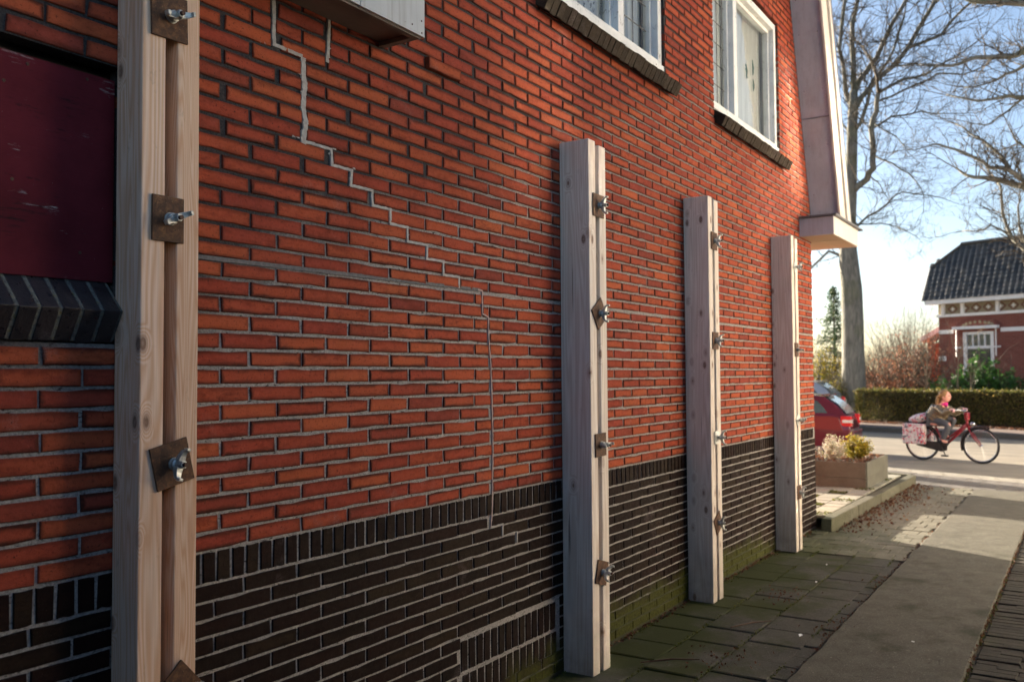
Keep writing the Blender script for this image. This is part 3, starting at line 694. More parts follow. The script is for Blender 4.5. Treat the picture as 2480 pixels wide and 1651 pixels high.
# soldier course
zt, zb = (-10 + 27.2)*CO, (-11.77 + 27.2)*CO
x = -2.3
while x < 7.06:
    if not any(abs(x - c) < .012 for c in crack_at(.93)): sold.append((x, 0, (zt+zb)/2, .0465 + U(-.002, .002), zt-zb-.010))
    x += CO + U(-.0006, .0006)
for r_ in range(17):
    zt = (-11.77 - .95*r_ + 27.2)*CO; zb = zt - .95*CO
    if zt < .02: break
    cz = (zt+zb)/2; cr = crack_at(cz)
    if r_ == 1: cr = cr + [1.585]
    if r_ == 2: cr = cr + [1.707]
    off = .42 if r_ % 2 == 0 else .92
    x = (-12 + off)*MOD
    while x < 7.105:
        s0, e0 = x + .005, min(x + MOD - .005, 7.105)
        x += MOD
        if e0 < -2.2: continue
        for s, e in subtract(s0, e0, zb, zt, cr):
            if .10 < cz < .375:      # bricked-up vent
                if s < 1.26 and e > 1.26: e = 1.255
                elif s >= 1.255 and e <= 2.10: continue
                elif s < 2.10 and e > 2.10: s = 2.105
            if e - s > .015: dark.append(((s+e)/2, 0, cz, e-s, zt-zb-.009))
x = 1.285
while x < 2.09:
    sold.append((x, 0, .302, .0455, .128)); sold.append((x + .012, .001, .168, .0455, .104)); x += .0575
bm_red = [brick_mesh('brick', M['brick']) for _ in range(24)]
bm_dark = [brick_mesh('dark_brick', M['dark']) for _ in range(8)]
bm_sold = [brick_mesh('soldier_brick', M['dark'], .0465, .0915) for _ in range(6)]
bricks_par = wall
build_bricks(red, 'brick', bm_red, .218, .0465, wall, 'brickwork_remainder')
build_bricks(dark, 'dark_brick', bm_dark, .218, .0465, wall, 'plinth_remainder')
build_bricks(sold, 'soldier_brick', bm_sold, .0465, .0915, wall, 'soldier_course_remainder')
for o in list(bpy.data.objects):
    if o.parent is wall: o.matrix_parent_inverse = Matrix.Identity(4)
# wall mesh data is in world coordinates: keep wall at the origin of its parent offset
# --- crack repair ribbon
def ribbon(mb, pts, wv, wh, y, seedv=0, rg=1.):
    for (xa, za), (xb, zb) in zip(pts, pts[1:]):
        L = math.hypot(xb-xa, zb-za); n_ = max(3, int(L/.006)); vert = abs(zb-za) > abs(xb-xa); w_ = wv if vert else wh
        dx, dz = (xb-xa)/L, (zb-za)/L; nx, nz = -dz, dx
        e = w_*.35
        base = []
        for i in range(n_+1):
            t = (-e + (L+2*e)*i/n_); cx, cz = xa+dx*t, za+dz*t
            a = w_/2*max(.15, 1 + rg*(.8*noise.noise((cx*70, cz*70, 1+seedv)) + .5*noise.noise((cx*23, cz*23, 4)))); b = w_/2*max(.15, 1 + rg*(.8*noise.noise((cx*70, cz*70, 7+seedv)) + .5*noise.noise((cx*21, cz*21, 9))))
            yy = y + .0012*noise.noise((cx*50, cz*50, 3))
            base.append([(cx+nx*a, y+.012, cz+nz*a), (cx+nx*a*.85, yy, cz+nz*a*.85), (cx-nx*b*.85, yy, cz-nz*b*.85), (cx-nx*b, y+.012, cz-nz*b)])
        vs = [v for q in base for v in q]
        mb.add(vs, [(4*i+j, 4*i+j+1, 4*i+j+5, 4*i+j+4) for i in range(n_) for j in range(3)])
mb = MB(); ribbon(mb, CR1[:4], .017, .014, -.0008, 0, .45); ribbon(mb, CR1[3:8], .025, .015, -.0008, 0, .6); ribbon(mb, CR1[7:], .0135, .0125, -.0008, 0, .5)
hp(mb, 'crack_repair', M['repair'], label='pale grey mortar stepping down through the brick joints')
mb = MB(); ribbon(mb, CR3, .016, .012, -.0006, 3, .4); hp(mb, 'crack_repair', M['repair'], label='short thick mortar plug beside the bay')
mb = MB(); ribbon(mb, [(1.49, .822), (1.585, .822), (1.585, .772), (1.706, .772), (1.707, .722)], .011, .010, -.0004, 4, .4)
hp(mb, 'crack_repair', M['repair'], label='pale mortar steps in the dark plinth')
def smear(mb, x, z, r_, y=-.0012):
    k = 11; vs = [(x, y, z)]
    for i in range(k):
        a = 2*PI*i/k; q = r_*U(.35, 1.15); vs.append((x + math.cos(a)*q*1.5, y + .0012, z + math.sin(a)*q*.7))
    mb.add(vs, [(0, 1+i, 1+(i+1) % k)[::-1] for i in range(k)])
mb = MB()
for c_, n_s in ((CR1, 26), (CR2, 8), (CR3, 3)):
    for _ in range(n_s):
        i = random.randrange(len(c_)-1); t = R(); x = c_[i][0] + (c_[i+1][0]-c_[i][0])*t; z = c_[i][1] + (c_[i+1][1]-c_[i][1])*t
        if abs(c_[i+1][0]-c_[i][0]) > .04: z += U(-.006, .004)
        smear(mb, x + random.gauss(0, .012), z + random.gauss(0, .004), U(.003, .008), .0002)
for x, z, r_ in ((.349, 2.50, .016), (.352, 2.485, .018), (.347, 2.47, .016), (.462, 2.66, .014), (.30, 2.334, .009), (.32, 2.335, .008), (.50, 2.334, .010), (.60, 2.28, .009), (.15, 2.62, .009), (.17, 2.622, .010)): smear(mb, x, z, r_*.75, -.0008)
hp(mb, 'mortar_smears', M['repair'], kind='stuff')
mb = MB(); ribbon(mb, CR2, .0085, .008, -.0007, 2, .7)
hp(mb, 'crack_repair', simple('pinkish_repair', (.42, .31, .28), .95, 0, .2, 60, .6, .003, coords='pos'), label='thin pinkish filled crack running down the wall')
mb = MB(); ribbon(mb, [(-.15, 1.876), (.6, 1.882), (1.41, 1.889)], .016, .016, .0004, 5, .22); hp(mb, 'thick_bed_joint', M['pointing'])
# --- boarded window: board and black sill bricks
mb = MB(); mb.box((-3.0, .030, 1.775), (-.352, .048, 2.352)); board = hp(mb, 'window_board', M['burgundy'])
for x, z in ((-.60, 2.33), (-.435, 2.335), (-.635, 2.02), (-.45, 1.85), (-.66, 2.27)):
    hp(MB().tube([(x, .0285, z), (x, .031, z)], .0045, 8), 'screw', M['rod'], board)
mb = MB(); mb.box((-3.0, .10, 1.55), (-.30, .14, 2.45)); hp(mb, 'opening_backing', M['inside'])
sillp = hp(MB().box((-3.0, .03, 1.600), (-.374, .10, 1.665)), 'window_sill', M['mortar'])
prof = [(.052, 1.792), (-.046, 1.690), (-.040, 1.678), (.003, 1.604), (.06, 1.612)]
def sill_brick(x0, x1, prof, mat, name, parent, jit=.002):
    mb = MB(); j = [(p[0] + U(-jit, jit), p[1] + U(-jit, jit)) for p in prof]; n_ = len(prof)
    vs = [(x0, a, b) for a, b in j] + [(x1, a, b) for a, b in j]
    uv = [(0.08, (i % 2)*.8+.1) for i in range(n_)] + [(.92, (i % 2)*.8+.1) for i in range(n_)]
    mb.add(vs, [tuple(range(n_)), tuple(reversed(range(n_, 2*n_)))] + [(i, i+n_, (i+1) % n_+n_, (i+1) % n_) for i in range(n_)], uv)
    return hp(mb, name, mat, parent, bevel=.0018)
x = -.374
for i in range(9):
    sill_brick(x-.047, x, prof, M['blacksill'], 'sill_brick', sillp)
    x -= .0575
n = NT('lichen_mortar'); p = n.pos(); c = n.ramp(n.noise(p, 70, 4, .7), [(.3, (.03, .03, .03)), (.55, (.13, .135, .125)), (.66, (.10, .085, .02)), (.8, (.30, .21, .03))]); n.bump(n.noise(p, 150, 3), .8, .003); M['lichen'] = n.fin(c, .95)
mb = MB(); pj = [(.050, 1.789), (-.0435, 1.690), (-.038, 1.680), (.004, 1.607), (.06, 1.615)]
x = -.374
for i in range(9):
    n_ = len(pj); mb.prism(pj, lambda p, x=x: (x-.0580, p[0], p[1]), lambda p, x=x: (x-.0468, p[0], p[1])); x -= .0575
mb.prism(pj, lambda p: (-.3745, p[0], p[1]), lambda p: (-.3668, p[0], p[1]))
hp(mb, 'sill_joints', M['lichen'], sillp)
# --- windows
def window(x0, x1, z0, z1, mull, leaded, curtain_side, label):
    fr = .058; d0, d1 = .022, .075
    win = hp(MB().box((x0, d0, z0), (x0+fr, d1+.03, z1)).box((x1-fr, d0, z0), (x1, d1+.03, z1)).box((x0+fr, d0, z1-fr), (x1-fr, d1+.03, z1)).box((x0+fr, d0, z0), (x1-fr, d1+.03, z0+.07)),
             'window', M['paint'], label=label, bevel=.004)
    a, b = mull
    hp(MB().box((a, d0+.001, z0+.07), (b, d1+.03, z1-fr)), 'mullion', M['paint'], win, bevel=.004)
    # weather board along the sill
    hp(MB().box((x0-.0, d0-.016, z0+.002), (x1+.0, d0-.001, z0+.04)), 'weather_board', M['paint'], win, bevel=.003)
    for i, (p, q) in enumerate(((x0+fr, a), (b, x1-fr))):
        s = .03
        hp(MB().box((p, d0+.045, z0+.07), (p+s, d1+.04, z1-fr)).box((q-s, d0+.045, z0+.07), (q, d1+.04, z1-fr)).box((p+s, d0+.045, z1-fr-s), (q-s, d1+.04, z1-fr)).box((p+s, d0+.045, z0+.07), (q-s, d1+.04, z0+.07+s)), 'sash', M['paint'], win, bevel=.003)
        mb = MB(); gy = d1+.02; mb.add([(p+s, gy, z0+.1), (q-s, gy, z0+.1), (q-s, gy, z1-fr-s), (p+s, gy, z1-fr-s)], [(0, 1, 2, 3)]); hp(mb, 'pane', M['glass'], win)
        if i in leaded:
            mb = MB(); zz = z0+.1; 
            while zz < z1-fr-s: mb.tube([(p+s, gy-.002, zz), (q-s, gy-.002, zz)], .0035, 6); zz += .165
            for xx in np.arange(p+s+.11, q-s, .13): mb.tube([(xx, gy-.0025, z0+.1), (xx, gy-.0025, z1-fr-s)], .003, 6)
            hp(mb, 'lead_bars', M['lead'], win)
    for (p, q, y_, am) in curtain_side:
        mb = MB(); nx_ = 60; vs = []
        for i in range(nx_+1):
            x = p+(q-p)*i/nx_; yy = y_ + am*math.sin(i*1.15) + am*.5*math.sin(i*.43+1)
            vs += [(x, yy, z0+.03), (x, yy, z1)]
        mb.add(vs, [(2*i, 2*i+2, 2*i+3, 2*i+1) for i in range(nx_)]); hp(mb, 'curtain', M['curtain'], win, smooth=True)
    hp(MB().box((x0-.1, .33, z0-.1), (x1+.1, .355, z1+.1)), 'room_wall', M['inside'], win)
    return win
w1 = window(1.93, 3.527, 3.475, 4.72, (2.89, 2.97), (1,), [(1.98, 2.885, .124, .001), (2.98, 3.46, .15, .01)], 'white peeling window frame above the first brick sill')
w2 = window(4.43, 6.082, 3.475, 4.635, (4.952, 5.035), (0,), [(5.08, 6.05, .16, .014), (4.5, 4.96, .13, .006)], 'white window frame nearest the house corner, with a net curtain')
for (px, py, sz, t) in ((1385, 3, .045, 'p'), (1398, 8, .045, 'u'), (1412, 14, .05, 'g'), (1422, 4, .05, 'e'), (1427, 19, .05, '9'), (1434, 27, .055, 'u'), (1452, 8, .06, 'o'), (1453, 22, .055, 't'), (1451, 35, .05, 'h'), (1436, 10, .04, 'e'), (1405, 22, .04, 's')):
    q = atY(px, py, .118); text_mesh('letter', t, sz, M['lead'], w1, q, (PI/2, 0, 0), .3)
# stick-on plant motifs on the corner window's pane
mb = MB()
for (x, z, h_) in ((5.62, 4.13, .13), (5.63, 3.98, .10), (5.45, 4.05, .12)):
    mb.tube([(x, .085, z-h_/2), (x+.012, .085, z), (x-.01, .085, z+h_/2)], [.004, .008, .003], 6)
    for i in range(7):
        t = U(-.45, .45); mb.tube([(x, .085, z+t*h_), (x+U(-.035, .035), .085, z+t*h_+U(-.02, .03))], [.004, .002], 5)
hp(mb, 'window_mark', simple('teal_sticker', (.05, .12, .12), .6), w2)
# tilted sill bricks under the windows
for si, (xa, xb, zz) in enumerate(((1.905, 3.60, 0.), (4.44, 6.19, .006))):
    sp = hp(MB().box((xa+.01, .004, 3.372+zz), (xb-.01, .055, 3.40+zz)), 'window_sill', M['mortar'])
    nb = int((xb-xa)/.0565); st = (xb-xa)/nb
    for i in range(nb):
        x = xa + i*st; dz = U(-.003, .003) + zz; dy = U(-.003, .003)
        pr = [(-.090+dy, 3.397+dz), (-.052+dy, 3.325+dz), (.05, 3.385+dz), (.03, 3.468+dz)]
        sill_brick(x+.0015, x+st-.0015, pr, M['sill'], 'sill_brick', sp, .0015)
# --- box bay bottom upper left
bay = hp(MB().box((-.25, -.182, 2.800), (.76, .0, 2.806)), 'bay_soffit', M['soffit'])
hp(MB().box((-.25, -.196, 2.79), (.422, -.184, 3.3)), 'bay_fascia', M['zincboard'], bevel=.001)
hp(MB().box((.4235, -.198, 2.788), (.774, -.184, 3.3)), 'bay_fascia', M['zincboard'], bevel=.001)
hp(MB().box((.762, -.184, 2.788), (.774, -.001, 3.3)), 'bay_side', M['zincboard'], bevel=.001)
hp(MB().box((-.25, -.1835, 2.782), (.762, -.160, 2.7995)).box((.735, -.160, 2.782), (.762, -.002, 2.7995)), 'bay_edge_batten', M['soffit'])
mb = MB()
for x, z in ((.47, 2.83), (.70, 2.815), (.755, 2.845), (.757, 2.80), (.44, 2.86)): mb.tube([(x, -.1995, z), (x, -.197, z)], .0035, 6)
hp(mb, 'nails', M['rod'], bay)
# --- roof verge: soffit, barge board; gutter box round the corner
OV = -.282
def vx(z, off=0): return 7.095 - (z-3.07)*.305 + off
mb = MB(); zA, zB = 2.98, 7.6
mb.add([(vx(zA), 0, zA), (vx(zA, .02), OV+.02, zA), (vx(zB, .02), OV+.02, zB), (vx(zB), 0, zB),
        (vx(zA, .02), .0, zA), (vx(zA, .04), OV+.02, zA), (vx(zB, .04), OV+.02, zB), (vx(zB, .02), .0, zB)],
       [(0, 3, 2, 1), (4, 5, 6, 7), (0, 1, 5, 4), (1, 2, 6, 5), (2, 3, 7, 6), (3, 0, 4, 7)]); hp(mb, 'verge_soffit', M['lilac'])
def verge(name, a, b, y0, y1, mat, fl=.055):
    mb = MB(); q = [(zA, a, b), (3.9, a, b-fl*.35), (5.0, a, b-fl), (zB, a, b-fl)]
    vs = [];
    for z, aa, bb in q: vs += [(vx(z, aa), y0, z), (vx(z, bb), y0, z), (vx(z, bb), y1, z), (vx(z, aa), y1, z)]
    fs = [(0, 3, 2, 1), (12, 13, 14, 15)]
    for i in range(3):
        for j in range(4): fs.append((4*i+j, 4*i+(j+1) % 4, 4*i+4+(j+1) % 4, 4*i+4+j))
    mb.add(vs, fs); return hp(mb, name, mat, bevel=.003)
verge('barge_board', .0, .27, OV, OV+.022, M['cream'])
verge('barge_trim', .215, .34, OV-.022, OV-.001, M['cream'])
verge('verge_capping', .345, .44, OV-.01, .4, M['lead'])
mb = MB(); mb.add([(vx(3.0, .30), .0, 3.0), (vx(3.0, .42), .0, 3.0), (vx(zB, .42), .0, zB), (vx(zB, .3), 0, zB)] + [(vx(3.0, .30), 7, 3.0), (vx(3.0, .42), 7, 3.0), (vx(zB, .42), 7, zB), (vx(zB, .3), 7, zB)],
    [(0, 1, 2, 3), (4, 7, 6, 5), (0, 4, 5, 1), (1, 5, 6, 2), (2, 6, 7, 3), (3, 7, 4, 0)]); hp(mb, 'roof_slope', M['tile'])
for zz in (3.95, 5.15):
    hp(MB().box((vx(zz)-.004, OV+.022, zz), (vx(zz)+.012, -.002, zz+.004)), 'board_joint', M['lead'])
for zz in (3.25, 3.7, 4.2, 4.7, 5.0):
    for yy in (-.05, -.22):
        hp(MB().tube([(vx(zz)-.002, yy, zz), (vx(zz)+.01, yy, zz)], .004, 6), 'nail', M['rod'])
gb = hp(MB().box((6.68, -.316, 2.795), (7.715, -.300, 2.965)), 'gutter_fascia', M['cream'], bevel=.003)
hp(MB().box((6.672, -.317, 2.795), (6.690, .0, 2.965)), 'gutter_end_board', M['lilac'], bevel=.003)
hp(MB().box((7.70, -.30, 2.795), (7.716, 7, 2.965)), 'gutter_fascia', M['cream'], bevel=.003)
hp(MB().box((6.69, -.30, 2.797), (7.10, -.001, 2.81)).box((7.112, -.30, 2.797), (7.70, -.105, 2.81)).box((7.112, -.102, 2.797), (7.70, 7, 2.809)), 'gutter_soffit', M['ochre'], bevel=.001)
hp(MB().box((6.645, -.348, 2.966), (7.80, .0, 2.984)).box((7.112, .0, 2.966), (7.80, 7, 2.984)), 'gutter_cover', M['lead'], bevel=.003)

# ------------------------------------------------------------------ timber braces bolted to the wall
def nut(parent, c, ang, big=1.0, zs=(0, 0), washer=True):
    """c at the plate face; rod sticks out towards -y"""
    c = Vector(c); mb = MB(); mb.tube([c + Vector((0, .02, 0)), c + Vector((0, -.055*big, 0))], .0065, 12)
    ro = mb.build('threaded_rod', M['rod'], parent, smooth=False)
    mb = MB()
    if washer: mb.tube([c, c + Vector((0, -.005, 0))], .0185*big, 18)
    mb.tube([c + Vector((0, -.005, 0)), c + Vector((0, -.016, 0)), c + Vector((0, -.018, 0))], [.0165*big, .0165*big, .013*big], 16)
    mb.tube([c + Vector((0, -.016, 0)), c + Vector((0, -.046*big, 0))], .0115*big, 6)
    ca, sa = math.cos(ang), math.sin(ang); e = Vector((ca, 0, sa)); f = Vector((-sa, 0, ca)); y = Vector((0, -1, 0))
    for s in (-1, 1):
        o = c + e*s*.008 + y*.022; 
        p = [(0, -.0, .011, .010), (.014, .002, .009, .009), (.026, .007, .0075, .007), (.033, .012, .0065, .0075)]
        vs = []
        for (t, lift, hw, hh) in p:
            q = o + e*s*t*big + y*lift
            vs += [q + f*hw + y*hh, q - f*hw + y*hh, q - f*hw - y*hh, q + f*hw - y*hh]
        fs = [(0, 1, 2, 3), (15, 14, 13, 12)] + [(4*i+j, 4*i+4+j, 4*i+4+(j+1) % 4, 4*i+(j+1) % 4) for i in range(3) for j in range(4)]
        mb.add(vs, fs)
        q = o + e*s*.034*big + y*.020; mb.obox(q, e*.004, f*.0065, y*.008)
    mb.build('wing_nut', M['zinc'], parent, bevel=.0012)
def plate(parent, x, y, z, size, ang, mat, t=.006, dish=False):
    ax = Vector((math.cos(ang), 0, math.sin(ang))); az = Vector((-math.sin(ang), 0, math.cos(ang)))
    mb = MB(); mb.obox((0, 0, 0), ax*size[0]/2, Vector((0, t/2, 0)), az*size[1]/2)
    if dish:
        h = [ax*i*size[0]*.32 + az*j*size[1]*.32 for i, j in ((-1,-1),(1,-1),(1,1),(-1,1))]
        top = [q*.35 + Vector((0, -.010, 0)) for q in h]; mb.add([q + Vector((0, -t/2-.0003, 0)) for q in h] + top, [(0, 1, 5, 4), (1, 2, 6, 5), (2, 3, 7, 6), (3, 0, 4, 7), (4, 5, 6, 7)])
    pl = mb.build('plate', mat, parent, bevel=.0012); pl.location = (x, y - t/2, z)
    return y - t
braces = [
 dict(x=-.366, dep=.118, mats=('larch', 'larch2'), top=2.71, label='nearest timber brace, twin beams beside the boarded window',
      plates=[((409, 42), (.118, .128), .03, 0, .15, 1), ((405, 531), (.102, .128), .0, 0, .45, 1), ((415, 1123), (.122, .122), .23, 0, 1.35, 1), ((432, 1672), (.122, .122), .72, 0, .3, 1)]),
 dict(x=2.129, dep=.170, mats=('spruce', 'spruce'), top=2.705, label='tall timber brace in the middle of the wall, right of the long crack',
      plates=[((1449, 499), (.118, .118), .0, 0, 1.3, 1), ((1447, 759), (.122, .122), .62, 0, 1.5, 1), ((1451, 1077), (.115, .118), .03, 0, .3, 1), ((1460, 1384), (.118, .118), -.28, 0, 1.0, 1)]),
 dict(x=3.798, dep=.174, mats=('spruce', 'spruce'), top=2.69, label='timber brace standing between the two windows, second from the corner',
      plates=[((1731, 585), (.110, .118), .0, 0, 1.25, 1), ((1734, 825), (.110, .115), .0, 0, 1.1, 1), ((1738, 1058), (.085, .085), .1, 1, 1.4, 0), ((1742, 1264), (.118, .118), .5, 0, 1.6, 1)]),
 dict(x=5.755, dep=.174, mats=('spruce', 'spruce'), top=2.675, label='farthest timber brace, nearest the house corner and the gutter box',
      plates=[((1928, 648), (.085, .085), .78, 1, .9, 0), ((1931, 847), (.110, .118), .0, 0, .1, 1), ((1935, 1016), (.085, .085), .78, 1, .1, 0), ((1940, 1189), (.110, .118), .0, 0, 1.2, 1)]),
]
for bi, b in enumerate(braces):
    root = empty('timber_brace', (b['x'] + .093, -.08, 0), label=b['label'], cat='brace', group='timber braces bolted along the cracked wall')
    X0, D = b['x'], b['dep']
    def mkbeam(xa, xb, zt, mat, rz=0):
        cx, cy = (xa+xb)/2, -D/2 - .003; zc = zt/2
        mb = MB(); hw, hd = (xb-xa)/2, D/2; segs = 14; vs = []
        for i in range(segs+1):
            z = -zc + zt*i/segs; wob = (.0012*noise.noise((z*1.3, bi*3.1, xa)), .0012*noise.noise((z*1.1, 7+bi, xa)))
            for a, c in ((-1, -1), (1, -1), (1, 1), (-1, 1)): vs.append((a*hw + wob[0], c*hd + wob[1], z))
        fs = [(3, 2, 1, 0), tuple(4*segs + j for j in range(4))] + [(4*i+j, 4*i+(j+1) % 4, 4*i+4+(j+1) % 4, 4*i+4+j) for i in range(segs) for j in range(4)]
        mb.add(vs, fs); o = mb.build('timber', mat, root, bevel=.0035); o.location = (cx - X0 - .093, cy + .08, zc + .002); o.rotation_euler = (0, 0, rz)
    mkbeam(X0, X0 + .074, b['top'], M[b['mats'][0]])
    mkbeam(X0 + .113, X0 + .187, b['top'] - .012, M[b['mats'][1]])
    for (pp, size, ang, dish, na, wash) in b['plates']:
        yf = -D - .0045; p = atY(pp[0], pp[1], yf)
        cx = X0 + .0935 if bi else p.x
        sub = root
        pl_y = plate(root, cx - X0 - .093, yf + .08, p.z, size, ang, M['zinc'] if dish else M['rust'], dish=bool(dish))
        nut(root, (cx - X0 - .093 + .004, pl_y + .08 - .08 + (-.009 if dish else 0), p.z), na + U(-.2, .2), 1.0, washer=not dish)

# ------------------------------------------------------------------ unseen neighbour house, added to bounce sun onto the brick wall
nb = empty('added_bounce_house', (8, -8, 0), label='unseen white rendered house across the driveway, added to bounce sunlight onto the brick wall', cat='house')
def nbp(mb, name, mat, par=None, **k):
    o = mb.build(name, mat, None, **k); o.parent = par or nb
    if par is None: o.matrix_parent_inverse = Matrix.Translation((-8, 8, 0))
    return o
def unp(o, root): o.parent = root; o.matrix_parent_inverse = Matrix.Translation(root.location).inverted(); return o
n = NT('sun_mirror_pane'); M['sunmirror'] = n.fin((.9, .9, .9), .11, 0, .5); n.b.inputs['Metallic'].default_value = 1.0  # mirror metal, added to throw sunlight onto the wall corner
M['fencewood'] = simple('dark_stained_planks', (.055, .038, .025), .8, 0, .3, 5, .3)
nbp(MB().box((2.2, -11, -.1), (16.5, -5.4, 5.8)), 'wall', simple('white_render', (.80, .76, .69), .9, 0, .05, 2, .3, .004, coords='pos'))
mb = MB(); mb.prism([(-5.0, 5.75), (-8.3, 8.6), (-11.4, 5.75)], lambda p: (1.9, p[0], p[1]), lambda p: (16.8, p[0], p[1])); nbp(mb, 'roof', M['tile'])
for wx in (4.6, 8.4, 12.4):
    for wz in (.9, 3.4):
        wo = nbp(MB().box((wx-.55, -5.4, wz), (wx-.48, -5.35, wz+1.4)).box((wx+.48, -5.4, wz), (wx+.55, -5.35, wz+1.4)).box((wx-.48, -5.4, wz+1.33), (wx+.48, -5.35, wz+1.4)).box((wx-.48, -5.4, wz), (wx+.48, -5.33, wz+.07)), 'window', M['whitetrim'])
        nbp(MB().box((wx-.48, -5.398, wz+.07), (wx+.48, -5.385, wz+1.33)), 'pane', M['darkglass'], wo)

wo = nbp(MB().box((8.90, -5.4, 4.25), (8.98, -5.35, 5.65)).box((9.72, -5.4, 4.25), (9.80, -5.35, 5.65)).box((9.33, -5.4, 4.33), (9.38, -5.36, 5.58)).box((8.98, -5.4, 5.58), (9.72, -5.35, 5.65)).box((8.98, -5.4, 4.25), (9.72, -5.33, 4.33)), 'window', M['whitetrim'])  # unseen window placed so its panes reflect sun onto the brick wall
for xa, xb in ((8.98, 9.33), (9.38, 9.72)): nbp(MB().box((xa, -5.398, 4.33), (xb, -5.385, 5.58)), 'pane', M['sunmirror'], wo)
# unseen fence and shed, added to block sky light and darken the near wall
gf = empty('light_blocking_fence', (-3, -3.42, 0), label='unseen dark stained plank fence along the driveway, added to block low sky light', cat='fence')
for i in range(58):
    x = -8.4 + i*.2; o = MB().box((x, -3.42, 0), (x+.185, -3.40, 2.25 + .01*(i % 3))).build('plank', M['fencewood'], None); unp(o, gf)
for x in (-8.4, -6, -3.6, -1.2, 1.2, 3.0): o = MB().box((x, -3.5, 0), (x+.09, -3.425, 2.3)).build('post', M['fencewood'], None); unp(o, gf)
sh = empty('light_blocking_shed', (-9, -2, 0), label='unseen dark wooden shed behind the camera, added to block sky light from the alley end', cat='shed')
for i in range(15):
    o = MB().box((-8.0, -4.2 + i*.28, 0), (-7.97, -4.2 + i*.28 + .27, 2.9)).build('plank', M['fencewood'], None); unp(o, sh)
o = MB().box((-11, -4.2, -.05), (-8.02, -.05, 2.85)).build('wall', M['fencewood'], None); unp(o, sh)
mb = MB(); mb.prism([(-4.35, 2.9), (-2.1, 4.3), (0, 2.9)], lambda p: (-11.1, p[0], p[1]), lambda p: (-7.85, p[0], p[1])); unp(mb.build('roof', M['tile'], None), sh)

# ------------------------------------------------------------------ planter box in the yard
TL, TR, TN = Vector((9.43, .01, 0)), Vector((10.76, -.02, 0)), None
pl = empty('planter_box', (10.1, .6, YZ), label='long grey plank planter box with shrubs at the edge of the front yard', cat='planter')
def pb(mb, name, mat, **k):
    o = mb.build(name, mat, pl, **k); o.matrix_parent_inverse = Matrix.Translation((-10.1, -.6, -YZ)); return o
ZP = .425
def ribs(mb, a, b, z0, z1, th, n_=7):
    a = Vector(a); b = Vector(b); d = (b-a).normalized(); nn = Vector((d.y, -d.x, 0)); st = (z1-z0)/n_
    for i in range(n_):
        z = z0 + i*st; c = (a+b)/2
        mb.obox((c.x, c.y, z+st/2), d*(b-a).length/2, nn*th/2, (0, 0, st/2*.999)) if False else None
        mb.obox((c.x, c.y, z+st*.42), d*(b-a).length/2, nn*(th/2), (0, 0, st*.30))
    c = (a+b)/2; mb.obox((c.x, c.y, (z0+z1)/2), d*(b-a).length/2, nn*(th/2-.007), (0, 0, (z1-z0)/2-.001))
x0, x1, y0, y1 = 9.44, 10.76, .01, 2.6
for (a, b) in (((x0, y0+.0, 0), (x0, y1, 0)), ((x0+.02, y0, 0), (x1-.02, y0, 0)), ((x1, y0, 0), (x1, y1, 0)), ((x0, y1, 0), (x1, y1, 0))):
    for z0_, z1_ in ((YZ+.002, YZ+.118), (YZ+.121, ZP-.0)):
        mb = MB(); ribs(mb, a, b, z0_, z1_, .028, 5 if z0_ < YZ+.05 else 8); pb(mb, 'plank', M['grey_wood'])
mb = MB(); mb.add([(x0+.02, y0+.02, ZP-.03), (x1-.02, y0+.02, ZP-.03), (x1-.02, y1-.02, ZP-.03), (x0+.02, y1-.02, ZP-.03)], [(0, 1, 2, 3)]); pb(mb, 'potting_soil', M['soil'])
mb = MB()
for _ in range(900): mb.leaf((U(x0+.03, x1-.03), U(y0+.03, 1.6), ZP-.02 + U(0, .025)), .03)
pb(mb, 'fallen_leaves', M['brownleaf'], kind='stuff')
def shrub(name, c, rx, rz_, n_, mat, stemmat, label, cat, size=.022, upright=0, group=None):
    root = empty(name, c, label=label, cat=cat, group=group)
    st = MB(); lf = MB()
    for i in range(26):
        t = U(0, 6.28); rr = U(.1, 1)**.6*rx; top = Vector((math.cos(t)*rr, math.sin(t)*rr, rz_*U(.6, 1.0)*(1-.45*(rr/rx)**2)))
        mid = top*.5 + Vector((U(-.03, .03), U(-.03, .03), .0)); st.tube([(top.x*.15, top.y*.15, 0), mid, top], [.004, .003, .0015], 4)
        for j in range(n_//26):
            q = (Vector((0, 0, 0)).lerp(top, U(.25, 1.03))) + Vector((U(-1, 1), U(-1, 1), U(-.8, .8)))*rx*.16
            lf.leaf((q.x, q.y, max(.0, q.z)), size*U(.6, 1.3))
    st.build('stem', stemmat, root); lf.build('foliage', mat, root)
    return root
ps = atX(2070, 1098, 10.0)
yg = atX(2072, 1065, 10.15).y; yh = atX(2016, 1060, 9.85).y
shrub('golden_shrub', (10.15, yg, ZP-.03), .215, .36, 4600, M['golden'], M['twig'], 'yellow-green dwarf conifer in the planter box', 'shrub', .016)
shrub('heather', (9.85, yh, ZP-.03), .20, .34, 3200, M['heather'], M['sapling'], 'pale whitish heather left of the yellow shrub in the planter', 'plant', .014)
shrub('heather', (9.80, yh+.42, ZP-.03), .20, .32, 1200, M['heather'], M['sapling'], 'pale heather cut off by the house corner', 'plant', .014)

